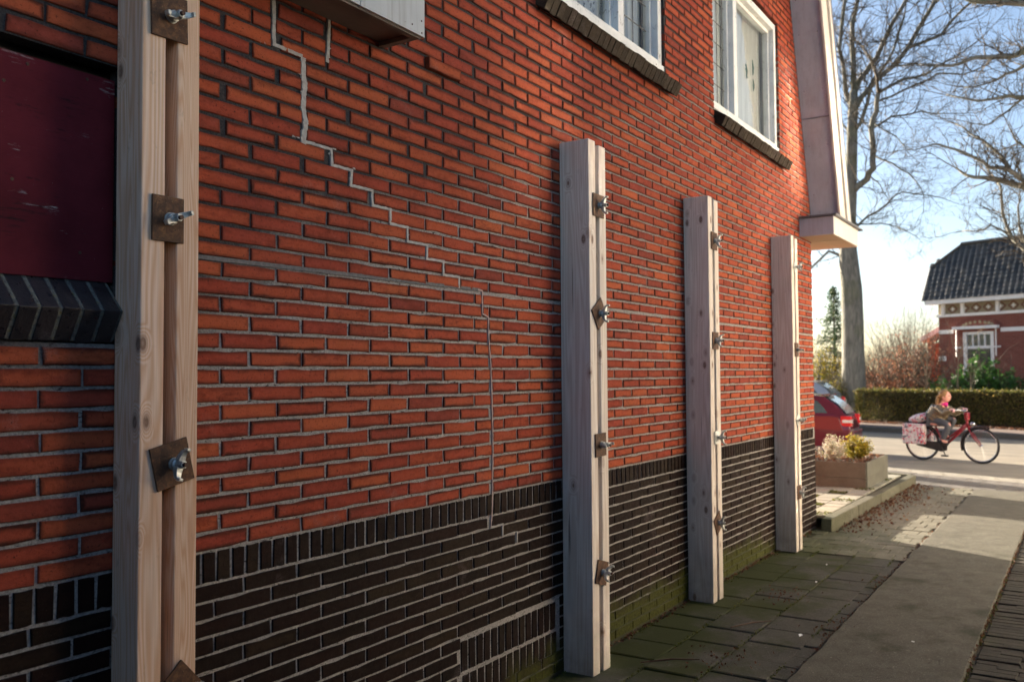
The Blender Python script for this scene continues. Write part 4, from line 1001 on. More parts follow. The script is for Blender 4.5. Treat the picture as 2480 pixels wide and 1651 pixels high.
# fallen leaves and litter along the kerb
mb = MB()
for _ in range(700):
    x = 6.9 + 4.2*R()**.8; y = -.2 - abs(random.gauss(0, .13))*(1 + .8*R())
    if 0 < x: mb.leaf((x, y, U(.004, .018)), U(.016, .036), elong=1.3)
for _ in range(420): mb.leaf((U(2.2, 6.9), -abs(random.gauss(0, .02))-.005, U(.002, .012)), U(.008, .02))
for cx, cy, s in ((2.75, -.62, .16), (4.3, -.5, .14), (3.6, -1.0, .12), (9.3, -.6, .3), (5.0, -1.0, .12)):
    for _ in range(60): mb.leaf((random.gauss(cx, s), random.gauss(cy, s*.6), U(.004, .012)), U(.007, .018))
for _ in range(500): mb.leaf((U(2, 8), -1.725 + random.gauss(0, .008), U(.0, .012)), U(.008, .018))
for _ in range(400): mb.leaf((U(2, 8), -.995 + random.gauss(0, .01), U(.0, .01)), U(.006, .014))
ms = MB()
for _ in range(5200):
    q = R()
    if q < .45: x, y = U(1.2, 7.0), -abs(random.gauss(0, .022)) - .004
    elif q < .8:
        r__ = random.randrange(1, 4); x, y = U(1.6, 5.9), -.015 - .3*r__ + random.gauss(0, .006)
    else: x, y = U(2.4, 6.5), -1.725 + random.gauss(0, .009)
    if noise.noise((x*2.1, y*3, 4)) > -.12: ms.leaf((x, y, U(-.004, .007)), U(.005, .012))
ms.build('moss', M['moss'], label='low green moss in the joints of the alley paving', kind='stuff')
mb.build('fallen_leaves', M['brownleaf'], label='red-brown leaf litter lying along the kerb and joints', kind='stuff')
for (x, y, s_, lab) in ((4.72, -.60, .02, 'small white paint flake on the slabs near the second post from the corner'), (5.35, -.52, .016, 'tiny white flake on the mossy slabs before the farthest post'), (3.35, -.86, .03, 'white sliver lying beside the joint of the concrete path'), (3.55, -1.42, .02, 'pale fleck on the concrete path')):
    f = MB(); f.add([(x-s_, y, .014), (x, y-s_*.4, .017), (x+s_, y+s_*.2, .015), (x+.2*s_, y+s_*.5, .018), (x, y, .010)], [(0, 1, 2, 3), (0, 4, 1), (1, 4, 2), (2, 4, 3), (3, 4, 0)]); f.build('paint_flake', M['whitetrim'], label=lab, cat='flake')
for (a, b, lab) in (((3.32, -.46), (3.58, -.62), 'thin dark twig lying on the mossy slabs'), ((2.45, -.28), (2.66, -.52), 'curved dark twig on the slabs beside the middle timber brace')):
    mb = MB(); mb.tube([(a[0], a[1], .008), ((a[0]+b[0])/2+.02, (a[1]+b[1])/2, .012), (b[0], b[1], .007)], [.003, .004, .002], 6); mb.build('twig', M['rod'], label=lab, cat='twig')

# ------------------------------------------------------------------ trees
def twigs(mb, p, d, L, r, depth, up=.15, maxd=3):
    p = Vector(p); d = Vector(d).normalized(); n_ = 4 if depth else 3
    pts = [p.copy()]; q = p.copy(); dd = d.copy()
    for i in range(n_):
        dd = (dd + Vector((U(-1, 1), U(-1, 1), U(-1, 1)))*.28 + Vector((0, 0, up*.25))).normalized(); q = q + dd*L/n_; pts.append(q.copy())
    rs = [r*(1-.75*i/n_) for i in range(n_+1)]
    mb.tube(pts, rs, 5 if depth < 1 else 3, caps=False)
    if depth >= maxd: return
    k = 5 if depth == 0 else (4 if depth == 1 else 3)
    for i in range(k):
        t = U(.25, 1.); j = min(n_-1, int(t*n_)); a = pts[j].lerp(pts[j+1], t*n_-j)
        nd = (dd + Vector((U(-1, 1), U(-1, 1), U(-.7, 1)))*1.1).normalized(); twigs(mb, a, nd, L*U(.42, .68), max(.0035, r*.5), depth+1, up, maxd)
def limb(thick, fine, path, X, r0, r1, dens=1.0, tl=1.5, up=.15, xs=0, maxd=3):
    pts = []
    for i, (a, b) in enumerate(path): pts.append(atX(a, b, X + xs*i/len(path) + (U(-.15, .15) if 0 < i else 0)))
    # smooth
    P2 = []
    for i in range(len(pts)-1):
        for t in (0, .5): P2.append(pts[i].lerp(pts[i+1], t) + (Vector((0, U(-.04, .04), U(-.04, .04))) if t else Vector()))
    P2.append(pts[-1]); m = len(P2); rs = [r0 + (r1-r0)*i/(m-1) for i in range(m)]
    thick.tube(P2, rs, 8 if r0 > .05 else 6)
    for i in range(m-1):
        seg = P2[i+1]-P2[i]; k = seg.length*dens
        for _ in range(int(k) + (R() < k % 1)):
            a = P2[i].lerp(P2[i+1], R()); nd = seg.normalized()*.6 + Vector((U(-1, 1), U(-1, 1), U(-.6, 1.0)))
            twigs(fine, a, nd, tl*U(.5, 1.1), min(.022, max(.008, rs[i]*.4)), 1, up, maxd)
    twigs(fine, P2[-1], (P2[-1]-P2[-2]), tl*1.1, max(.007, r1*.9), 0, up, maxd)
TX = 28.
tree = empty('bare_tree', atX(2068, 1000, TX) * Vector((1, 1, 0)) if False else (TX, atX(2068, 950, TX).y, 0), label='tall bare tree with a thick grey trunk behind the hedge, right of the house corner', cat='tree')
def unpar(o, root): o.parent = root; o.matrix_parent_inverse = Matrix.Translation(root.location).inverted(); return o
tk = MB(); pts = []; rs = []
for px, py, r_ in ((2068, 985, 31), (2068, 940, 27), (2066, 860, 25), (2065, 780, 24.5), (2062, 700, 24), (2056, 640, 22), (2053, 590, 19), (2055, 530, 17), (2058, 470, 16), (2062, 400, 13), (2064, 330, 12), (2065, 280, 11), (2068, 220, 9)):
    pts.append(atX(px, py, TX)); rs.append(r_*.0138)
pts.insert(0, Vector((TX, pts[0].y, -.1))); rs.insert(0, .50)
tk.tube(pts, rs, 18); fine = MB()
K = .0138
for path, r0, r1, dens, tl in (
  ([(2060,470),(2100,434),(2115,408),(2114,376),(2110,313),(2123,270),(2127,225)], 8, 5, 2.2, 1.4),
  ([(2127,225),(2187,192),(2245,179),(2290,150),(2340,120)], 4, 1.5, 3, 1.4),
  ([(2064,260),(2048,221),(2046,194),(2033,124),(2044,18),(2055,-60)], 6, 3.5, 3, 1.5),
  ([(2068,225),(2066,199),(2064,110),(2064,55),(2077,0),(2085,-80)], 7, 4, 3, 1.6),
  ([(2068,225),(2075,210),(2092,183),(2123,141),(2148,86),(2179,29),(2210,-30)], 7, 4, 3, 1.6),
  ([(2065,280),(2084,238),(2115,203),(2165,159),(2203,110),(2223,73),(2267,0),(2290,-50)], 7, 4, 3, 1.6),
  ([(2070,320),(2084,298),(2101,249),(2115,194),(2150,150),(2172,99),(2190,40)], 5, 2, 3, 1.4),
  ([(2203,115),(2280,84),(2322,33),(2355,4),(2390,-40)], 4, 2, 3, 1.4),
  ([(2127,245),(2159,234),(2234,199),(2269,179),(2335,181),(2380,163)], 3, 1.2, 3, 1.2),
  ([(2110,313),(2160,282),(2230,270),(2290,275)], 3, 1.2, 4, 1.3),
  ([(2113,376),(2160,395),(2200,420),(2230,455)], 2.5, 1, 4, 1.2),
  ([(2062,560),(2100,525),(2150,493),(2163,478),(2187,465),(2252,473)], 3.2, 1.2, 4, 1.2),
  ([(2087,543),(2133,541),(2170,548),(2200,562)], 1.8, .8, 4, .9),
  ([(2105,425),(2130,445),(2150,480)], 1.8, .8, 4, .9),
  ([(2055,620),(2007,608),(1967,646),(1940,660)], 4, 2, 1.0, .8),
  ([(2118,300),(2170,330),(2200,370)], 2, .8, 4, 1.1),
  ([(2160,160),(2220,155),(2300,160)], 2.5, 1, 4, 1.3),
  ([(2062,330),(2040,300),(2020,250),(2005,200)], 3, 1.5, 3, 1.2)):
    limb(tk, fine, path, TX, r0*K, r1*K, dens*2.0, tl, xs=U(-1.2, 1.2))
unpar(tk.build('trunk', M['bark'], None, smooth=True), tree); unpar(fine.build('crown', M['twig'], None), tree)
TX2 = 23.; K2 = .0116
t2y = atX(2760, 600, TX2).y
tree2 = empty('bare_tree', (TX2, t2y, 0), label='bare tree whose branches reach in from the right edge over the tiled roof', cat='tree')
tk = MB(); fine = MB(); tk.tube([(TX2, t2y, -.1), (TX2, t2y, 2), (TX2+.1, t2y, 4.5), (TX2, t2y+.1, 7), (TX2-.1, t2y+.2, 9)], [.42, .33, .28, .2, .1], 16)
for path, r0, r1, dens, tl in (
  ([(2740,520),(2600,470),(2480,452),(2425,437),(2382,430),(2339,424),(2317,408)], 10, 1.8, 3.5, 1.0),
  ([(2600,470),(2480,439),(2447,413),(2395,406),(2360,382),(2317,363),(2274,350),(2249,354)], 6, 1.4, 4, .9),
  ([(2447,413),(2425,378),(2382,341),(2350,324),(2315,300)], 4, 1.4, 4, .9),
  ([(2620,640),(2500,620),(2454,580),(2428,517),(2425,463),(2414,441)], 5, 2.0, 3.5, .9),
  ([(2454,580),(2400,545),(2360,560),(2330,560)], 2.5, 1, 5, .8),
  ([(2720,150),(2600,110),(2480,124),(2446,137),(2364,139),(2324,155),(2276,159),(2225,155)], 9, 1.5, 3.5, 1.0),
  ([(2740,60),(2600,20),(2480,8),(2357,3),(2300,-20)], 11, 5, 3, 1.0),
  ([(2730,330),(2600,260),(2480,236),(2446,232),(2368,245),(2291,230)], 8, 1.2, 4, 1.0),
  ([(2600,110),(2480,160),(2435,180),(2393,201),(2335,212)], 5, 1.2, 4, 1.0),
  ([(2480,236),(2440,270),(2400,300),(2360,300)], 3, 1, 4, .9),
  ([(2600,470),(2500,380),(2460,340),(2440,300)], 4, 1.2, 4, .9),
  ([(2500,620),(2470,560),(2465,500),(2470,470)], 3, 1.2, 4, .8)):
    limb(tk, fine, path, TX2, r0*K2, r1*K2, dens*2.2, tl, xs=U(-1, 1))
unpar(tk.build('trunk', M['bark'], None, smooth=True), tree2); unpar(fine.build('crown', M['twig'], None), tree2)
# street tree beyond the house corner: only its shadow bands reach the pavement
for (tx, ty, lab) in ((14.7, 5.2, 'street tree hidden behind the house, throwing a shadow on the pavement'), (19.2, 7.2, 'second street tree hidden behind the house corner')):
    t3 = empty('bare_tree', (tx, ty, 0), label=lab, cat='tree'); tk = MB(); fine = MB()
    tk.tube([(0, 0, -.15), (0, 0, 1.5), (.05, .05, 3.2), (0, .1, 5)], [.33, .27, .24, .16], 14)
    for _ in range(4): twigs(fine, (0, .05, U(4.4, 5)), (U(-1, 1), U(-1, 1), U(.8, 1.6)), 2., .05, 1)
    tk.build('trunk', M['bark'], t3, smooth=True); fine.build('crown', M['twig'], t3)

# ------------------------------------------------------------------ hedge
hd = empty('hedge', (sx(25.4, 0), 0, RZ+.12), label='long clipped green hedge running along the far pavement', cat='hedge')
core = MB(); lv = MB(); H0 = RZ+.12; HT = .985
ys = np.arange(-8, 2.95 + .8, .25)
def hx(y): return sx(25.0, y) + .06*noise.noise((y*.9, 0, 0))
vs = []
for y in ys:
    zt = HT - .08 + .04*noise.noise((y*1.3, 2, 0)); x = hx(y)
    vs += [(x+.12, y, H0-.02), (x+.08, y, zt), (x+.85, y, zt), (x+.85, y, H0-.02)]
core.add(vs, [(4*i+j, 4*i+j+1, 4*i+5+j, 4*i+4+j) for i in range(len(ys)-1) for j in range(3)] + [(0, 1, 2, 3)[::-1], tuple(4*(len(ys)-1)+j for j in range(4))])
unpar(core.build('inner_growth', M['soil'], None), hd)
for _ in range(26000):
    y = U(-8, 3.72); x = hx(y); s = U(.03, .055)
    if R() < .68:
        z = U(H0+.08, HT); lv.leaf((x + random.gauss(.03, .035), y, z), s, elong=1.3)
    else: lv.leaf((x + U(.0, .85), y, HT + random.gauss(-.03, .03) + (.06 if R() < .06 else 0)), s)
for _ in range(900): z = U(H0+.05, HT); lv.leaf((hx(3.7) + U(0, .8), 3.75 + random.gauss(0, .03), z), .05)
unpar(lv.build('foliage', M['hedge'], None), hd)
st = MB()
for _ in range(130):
    y = U(-8, 3.7); x = hx(y); st.tube([(x+.10, y, H0-.02), (x+.06+U(-.05, .05), y+U(-.1, .1), U(.3, .9))], [.008, .004], 4)
unpar(st.build('stems', M['twig'], None, kind='stuff'), hd)
mb = MB()
for _ in range(2600): y = U(-7, 3.9); mb.leaf((sx(24.55 + U(-.2, .55), y), y, RZ+.13 + U(0, .03)), U(.03, .06))
mb.build('fallen_leaves', M['brownleaf'], label='brown leaves lying at the foot of the far hedge', kind='stuff')

# shrubs and conifer behind the hedge
def bush(name, c, size, n_, mat, label, cat, leaf=.05, lean=.0, tw=None, jit=.5, density_top=.9, nst=46):
    root = empty(name, c, label=label, cat=cat); st = MB(); lf = MB()
    for i in range(nst):
        t = U(0, 6.28); rr = R()**.5; top = Vector((math.cos(t)*rr*size[0], math.sin(t)*rr*size[1], size[2]*U(.45, 1.02)*(1-.35*rr*rr)))
        a = Vector((top.x*.25, top.y*.25, 0)); mid = a.lerp(top, .5) + Vector((U(-.1, .1), U(-.1, .1), .05)); st.tube([a, mid, top], [.022, .013, .004], 4, False)
        for _ in range(3): twigs(st, mid.lerp(top, R()), (top-a).normalized() + Vector((U(-.7, .7), U(-.7, .7), U(-.1, .5))), size[2]*.3, .008, 2, .1, 3)
        for _ in range(n_//nst):
            q = a.lerp(top, U(.2, 1.0)**.8) + Vector((U(-1, 1)*size[0], U(-1, 1)*size[1], U(-1, 1)*size[2]*.5))*.18
            lf.leaf(q, leaf*U(.6, 1.4))
    st.build('stems', tw or M['twig'], root, kind='stuff'); lf.build('foliage', mat, root); return root
c = atX(2170, 945, 29.5); bush('russet_shrub', (30.2, c.y-.35, 0), (1.5, 1.25, 3.1), 5200, M['twigleaf'], 'big russet brown leafless shrub between the thick trunk and the far house', 'shrub', .05, nst=90)
c = atX(2110, 945, 30.5); bush('russet_shrub', (31.5, c.y, 0), (1.2, 1.0, 2.5), 2600, M['twigleaf'], 'lower russet shrub just right of the thick tree trunk', 'shrub', .05, nst=60)
c = atX(2235, 900, 33.); bush('bare_shrub', (37.5, c.y+1.2, 0), (1.6, 1.6, 4.4), 300, M['twigleaf'], 'tall grey twiggy shrub left of the far house eaves', 'shrub', .04, nst=60)
for (px, dx, sz, n_, lab) in ((2385, 27.9, (.9, .85, 2.1), 3200, 'glossy green laurel bush in front of the far window'), (2290, 27.4, (.8, .8, 1.75), 1700, 'low green laurel left of the far window'), (2445, 28.3, (.7, .6, 1.75), 1000, 'sparse green bush under the far brick wall')):
    c = atX(px, 930, dx); bush('laurel', (dx, c.y, 0), sz, n_, M['laurel'], lab, 'shrub', .10, nst=26)
for (px, h_, lab) in ((2245, 2.0, 'thin pale sapling left of the far house corner'), (2322, 2.4, 'tall thin pale sapling in front of the far window'), (2352, 1.9, 'forked pale sapling beside the laurel')):
    c = atX(px, 930, 26.6); root = empty('sapling', (26.6, c.y, 0), label=lab, cat='sapling'); mb = MB()
    mb.tube([(0, 0, 0), (.02, .03, h_*.5), (0, -.03, h_)], [.02, .014, .006], 5)
    for _ in range(7): twigs(mb, (0, 0, U(.4, .95)*h_), (U(-1, 1), U(-1, 1), U(.6, 1.4)), h_*.4, .009, 2)
    mb.build('stem', M['sapling'], root)
c0 = atX(2018, 690, 34.); zt = c0.z
con = empty('conifer', (34, c0.y, 0), label='narrow dark conifer between the house corner and the thick trunk', cat='tree'); st = MB(); lf = MB()
st.tube([(0, 0, 0), (0, 0, zt)], [.09, .01], 6)
z = .9
while z < zt-.1:
    L = ((zt - z)*.34 + .10)*U(.55, 1.2); k = 10
    for i in range(k):
        t = U(0, 6.28); d = Vector((math.cos(t), math.sin(t), -.12 + .35*(z/zt))); p0 = Vector((0, 0, z + U(-.05, .05))); p1 = p0 + d*L
        st.tube([p0, p1], [.010, .003], 3, False)
        for _ in range(int(9 + L*20)): q = p0.lerp(p1, R()**.7); lf.leaf(q + Vector((U(-.07, .07), U(-.07, .07), U(-.14, .06))), .05, elong=2.)
    z += (.21 - .08*(z/zt))*U(.6, 1.4)
st.build('trunk', M['twig'], con); lf.build('crown', M['conifer'], con)
bush('golden_bush', (29.5, atX(1995, 945, 29.5).y+.3, 0), (1.3, 1.2, 2.6), 3600, M['golden'], 'loose yellow-green bush beside the house corner, below the conifer', 'shrub', .05, nst=50)
bush('olive_bush', (27.6, atX(2025, 945, 27.6).y+.1, 0), (.9, .6, 1.35), 2200, M['hedge'], 'low olive bush left of the thick trunk, above the parked cars', 'shrub', .05, nst=40)
# far treeline
mb = MB(); fr = MB()
for i in range(26):
    y = -26 + i*2.9 + U(-1, 1); x = 62 + U(-6, 6); h_ = U(2.2, 3.4)
    if abs(y - 8) < 60:
        fr.tube([(x, y, 0), (x, y, h_*.6)], [.15, .1], 5)
        for _ in range(9): twigs(mb, (x, y, h_*U(.2, .6)), (U(-1, 1), U(-1, 1), U(.2, 1.2)), h_*.6, .04, 1)
for v in range(0): pass
mb.v += []; o1 = mb.build('distant_scrub', M['twig'], label='hazy line of bare scrub far behind the hedge', kind='stuff')

# ------------------------------------------------------------------ far house
HA, HB = Vector((34.18, 2.64, 0)), Vector((32.88, -.443, 0)); he = (HB-HA).normalized(); hn = Vector((-he.y, he.x, 0)) if False else Vector((he.y, -he.x, 0))
if hn.x > 0: hn = -hn            # hn points to the viewer side
fh = empty('brick_house', (HA.x, HA.y, 0), label='far brick house with a dark tiled roof and a white striped frieze', cat='house')
fh.rotation_euler = (0, 0, math.atan2(he.y, he.x))
# local axes: +x along the front to the right, -y... find sign
ly = Vector((-he.y, he.x, 0)); sgn = 1 if ly.dot(hn) > 0 else -1      # y*sgn points at the viewer
def T(y): return (HA.y - y)/abs(he.y)
def fb(mb, x0, x1, d0, d1, z0, z1): mb.box((x0, min(d0*sgn, d1*sgn), z0), (x1, max(d0*sgn, d1*sgn), z1)); return mb
W0 = T(2.36); WX = 9.0
wl, wr = T(1.54), T(.53)
fw = fb(fb(fb(fb(MB(), W0, wl, -.3, 0, -.1, 4.0), wr, WX, -.3, 0, -.1, 4.0), wl, wr, -.3, 0, -.1, .98), wl, wr, -.3, 0, 2.92, 4.0)
wall2 = fw.build('wall', M['farbrick'], fh)
fb(MB(), W0, WX, -7, -.301, -.1, 4.0).build('back_walls', M['farbrick'], fh)
# white bands
fb(MB(), W0-.01, T(1.86), 0, .02, 2.89, 3.03).build('white_band', M['whitetrim'], fh)
fb(MB(), T(.30), WX, 0, .02, 2.89, 3.03).build('white_band', M['whitetrim'], fh)
fb(MB(), W0-.05, WX, 0, .06, 3.50, 3.60).build('frieze_rail', M['whitetrim'], fh)
fb(MB(), W0-.3, WX, -.05, .42, 3.97, 4.12).build('gutter', M['whitetrim'], fh)
for y_ in (2.17, 1.50, .35, -.80, -1.9): 
    t = T(y_); fb(MB(), t-.06, t+.06, 0, .10, 3.60, 3.97).build('frieze_post', M['whitetrim'], fh)
fr = fb(MB(), W0, WX, 0, .012, 3.60, 3.97).build('frieze_panel', M['frieze_yellow'], fh)
t = T(2.17) + .34
while t < 4.6:
    mb = MB(); rr = .17
    for k in range(4):
        a = PI/2*k; b = a + PI/2
        p0 = Vector((t + rr*math.cos(a), .02*sgn, 3.78 + rr*.9*math.sin(a))); p1 = Vector((t + rr*math.cos(b), .02*sgn, 3.78 + rr*.9*math.sin(b)))
        mb.tube([p0, p1], .017, 4)
    mb.build('frieze_diamond', M['frieze_red'], fr); mb = MB()
    mb.obox((t, .018*sgn, 3.78), (.07, 0, 0), (0, .008, 0), (0, 0, .02)); mb.obox((t, .0185*sgn, 3.78), (.02, 0, 0), (0, .008, 0), (0, 0, .065)); mb.build('frieze_flower', M['whitetrim'], fr)
    t += .43
# arch of brick and cream infill over the window
ac = (wl+wr)/2
mb = MB()
for k in range(13):
    a = PI*(.14 + .72*k/12); c_ = Vector((ac + .82*math.cos(a), .012*sgn, 2.94 + .46*math.sin(a))); mb.obox(c_, Vector((math.cos(a), 0, math.sin(a)*.7))*.07, (0, .012, 0), Vector((-math.sin(a), 0, math.cos(a)))*.075)
mb.build('brick_arch', M['frieze_red'], fh); mb = MB()
for k in range(8): a = PI*(.14 + .72*k/7); mb.ball((ac + .56*math.cos(a), .015*sgn, 3.08 + .19*math.sin(a)), (.06, .02, .06), 8, 5)
mb.build('arch_infill', M['frieze_yellow'], fh)
# window
wf = MB()
for a, b in ((wl, wl+.12), (wr-.12, wr)): fb(wf, a, b, -.10, .0, .98, 2.92)
fb(wf, wl+.12, wr-.12, -.10, 0, 2.82, 2.92); fb(wf, wl+.12, wr-.12, -.10, .01, 2.32, 2.42); fb(wf, wl+.12, wr-.12, -.10, .03, .98, 1.06)
fwin = wf.build('window', M['whitetrim'], fh); 
for k in range(1, 4):
    x = wl+.12 + (wr-wl-.24)*k/4; fb(MB(), x-.022, x+.022, -.09, -.02, 2.42, 2.82).build('glazing_bar', M['whitetrim'], fwin)
for k in range(4):
    xa = wl+.12 + (wr-wl-.24)*k/4; xb = wl+.12 + (wr-wl-.24)*(k+1)/4; fb(MB(), xa+.022, xb-.022, -.08, -.07, 2.42, 2.82).build('pane', M['darkglass'], fwin)
fb(MB(), wl+.12, wr-.12, -.08, -.07, 1.06, 2.32).build('pane', M['darkglass'], fwin)
mb = MB(); fb(mb, T(1.81), T(.33), .02, .20, 3.02, 3.12); aw = mb.build('awning_box', M['whitetrim'], fh)
for t in (T(1.81)+.10, T(.33)-.10):
    mb = MB(); mb.tube([(t, .08*sgn, 3.02), (t, .10*sgn, 2.05)], .022, 6); mb.tube([(t-.10, .06*sgn, 2.37), (t+.14, .06*sgn, 2.37)], .03, 6); mb.build('awning_arm', M['whitetrim'], aw)
# number plate
t = T(2.27); mb = MB(); fb(mb, t-.13, t+.15, 0, .02, 1.90, 2.07); npl = mb.build('number_plate', M['whitetrim'], fh, bevel=.01)
text_mesh('number', '148', .13, M['darkglass'], npl, (t+.01, .026*sgn, 1.94), (PI/2, 0, PI if sgn > 0 else 0), 0, 'CENTER', .002)
# roof tiles: sloping front
rz0, rz1 = 4.10, 6.12; run = .85
rb = MB(); 
def rp(x, s, lift=0):     # s 0..1 up the slope
    c2 = -.36/1 + 0
    d = .42 - s*run; z = rz0 + s*(rz1-rz0)
    return Vector((x, d*sgn, z)) + Vector((0, .62*sgn*lift, .78*lift))
Lx0 = W0 - .36
rb.add([rp(Lx0, 0), rp(WX, 0), rp(WX, 1), rp(W0+.75, 1), rp(Lx0+.05, .62)], [(0, 1, 2, 3, 4)] if sgn < 0 else [(4, 3, 2, 1, 0)])
roof = rb.build('roof', M['black'], fh)
mb = MB(); 
for s in range(1): pass
tw_, th_ = .205, 1/13.
tme = []
for q in range(3):
    m_ = MB(); cols = 7; vs = []
    for i in range(cols):
        u = i/(cols-1); x = (u-.5)*tw_*1.06; h_ = .028*math.sin(u*PI*1.25) if u < .8 else .0
        vs += [(x, 0, h_+.022 + U(0, .003)), (x, 1, h_+.0)]
    fs = [(2*i, 2*i+2, 2*i+3, 2*i+1) for i in range(cols-1)]
    vs += [(-.5*tw_*1.06, 0, 0), (.5*tw_*1.06, 0, 0)]; fs.append(tuple([len(vs)-2] + [0] + []) + (2, 4, 6, 8, 10, 12, len(vs)-1)) if False else None
    m_.add(vs, fs); tme.append(m_.mesh('roof_tile', M['tile'], True))
sl_len = math.hypot(run, rz1-rz0); pitch_ = math.atan2(rz1-rz0, run)
cnt = 0; rest = MB()
for r_ in range(13):
    s0 = r_*th_
    x = Lx0 + .1
    xl = Lx0 if s0 < .6 else Lx0 + .05 + (s0-.62)/.38*(W0+.75-Lx0-.05)
    for c_ in range(30):
        xx = Lx0 + .1 + c_*tw_
        if xx < xl + .05 or xx > 6.5: continue
        p = rp(xx, s0, .012)
        # local: tile x = along, tile y = up-slope, z = normal
        ay = (rp(0, 1) - rp(0, 0)).normalized(); ax = Vector((1, 0, 0)); az = ax.cross(ay)
        if az.z < 0: ax = -ax; az = -az
        mt = Matrix(((ax.x, ay.x*sl_len*th_*1.12, az.x, p.x), (ax.y, ay.y*sl_len*th_*1.12, az.y, p.y), (ax.z, ay.z*sl_len*th_*1.12, az.z, p.z), (0, 0, 0, 1))) @ Matrix.Rotation(U(-.02, .02), 4, 'X') @ Matrix.Rotation(U(-.06, .06), 4, 'Y')
        if cnt < 290 and xx < 4.9:
            o = inst('roof_tile', tme[cnt % 3], roof); o.matrix_local = mt; cnt += 1
        else:
            me = tme[c_ % 3]; rest.add([mt @ v.co for v in me.vertices], [tuple(p_.vertices) for p_ in me.polygons])
rest.build('tile_remainder', M['tile'], roof, kind='stuff', smooth=True)
mb = MB(); mb.tube([rp(W0+.7, 1, .05), rp(WX, 1, .05)], .07, 8); mb.tube([rp(Lx0+.05, .62, .03), rp(W0+.75, 1, .05)], .05, 8); mb.build('ridge', M['tile'], roof)
mb = MB(); mb.tube([rp(Lx0-.02, 0, .02), rp(Lx0+.03, .62, .02)], .035, 6); mb.build('verge', M['tile'], roof)
# side extension, orange brick
ext = empty('brick_annex', (35.6, 3.1, 0), label='small orange brick annex with a pale roof edge left of the far house', cat='outbuilding')
a = atX(2240, 905, 35.4); b = atX(2273, 905, 35.4)
MB().box((35.4, b.y-.5, -.1), (38, a.y-.12, 2.6)).build('wall', M['farorange'], None).parent = None
o = bpy.data.objects['wall.001'] if 'wall.001' in bpy.data.objects else None
for o in [q for q in bpy.data.objects if q.name.startswith('wall') and q.parent is None and q is not wall]: unpar(o, ext)
mb = MB(); zz = atX(2273, 783, 35.3).z; z2 = atX(2240, 815, 35.3).z
mb.add([(35.2, b.y-.5, zz+.12), (35.2, a.y+.1, z2-.02), (35.2, a.y+.1, z2-.20), (35.2, b.y-.5, zz-.10), (38, b.y-.5, zz+.12), (38, a.y+.1, z2-.02), (38, a.y+.1, z2-.20), (38, b.y-.5, zz-.10)],
       [(0, 1, 2, 3), (4, 7, 6, 5), (0, 4, 5, 1), (1, 5, 6, 2), (2, 6, 7, 3), (3, 7, 4, 0)]); unpar(mb.build('roof', M['whitetrim'], None), ext)

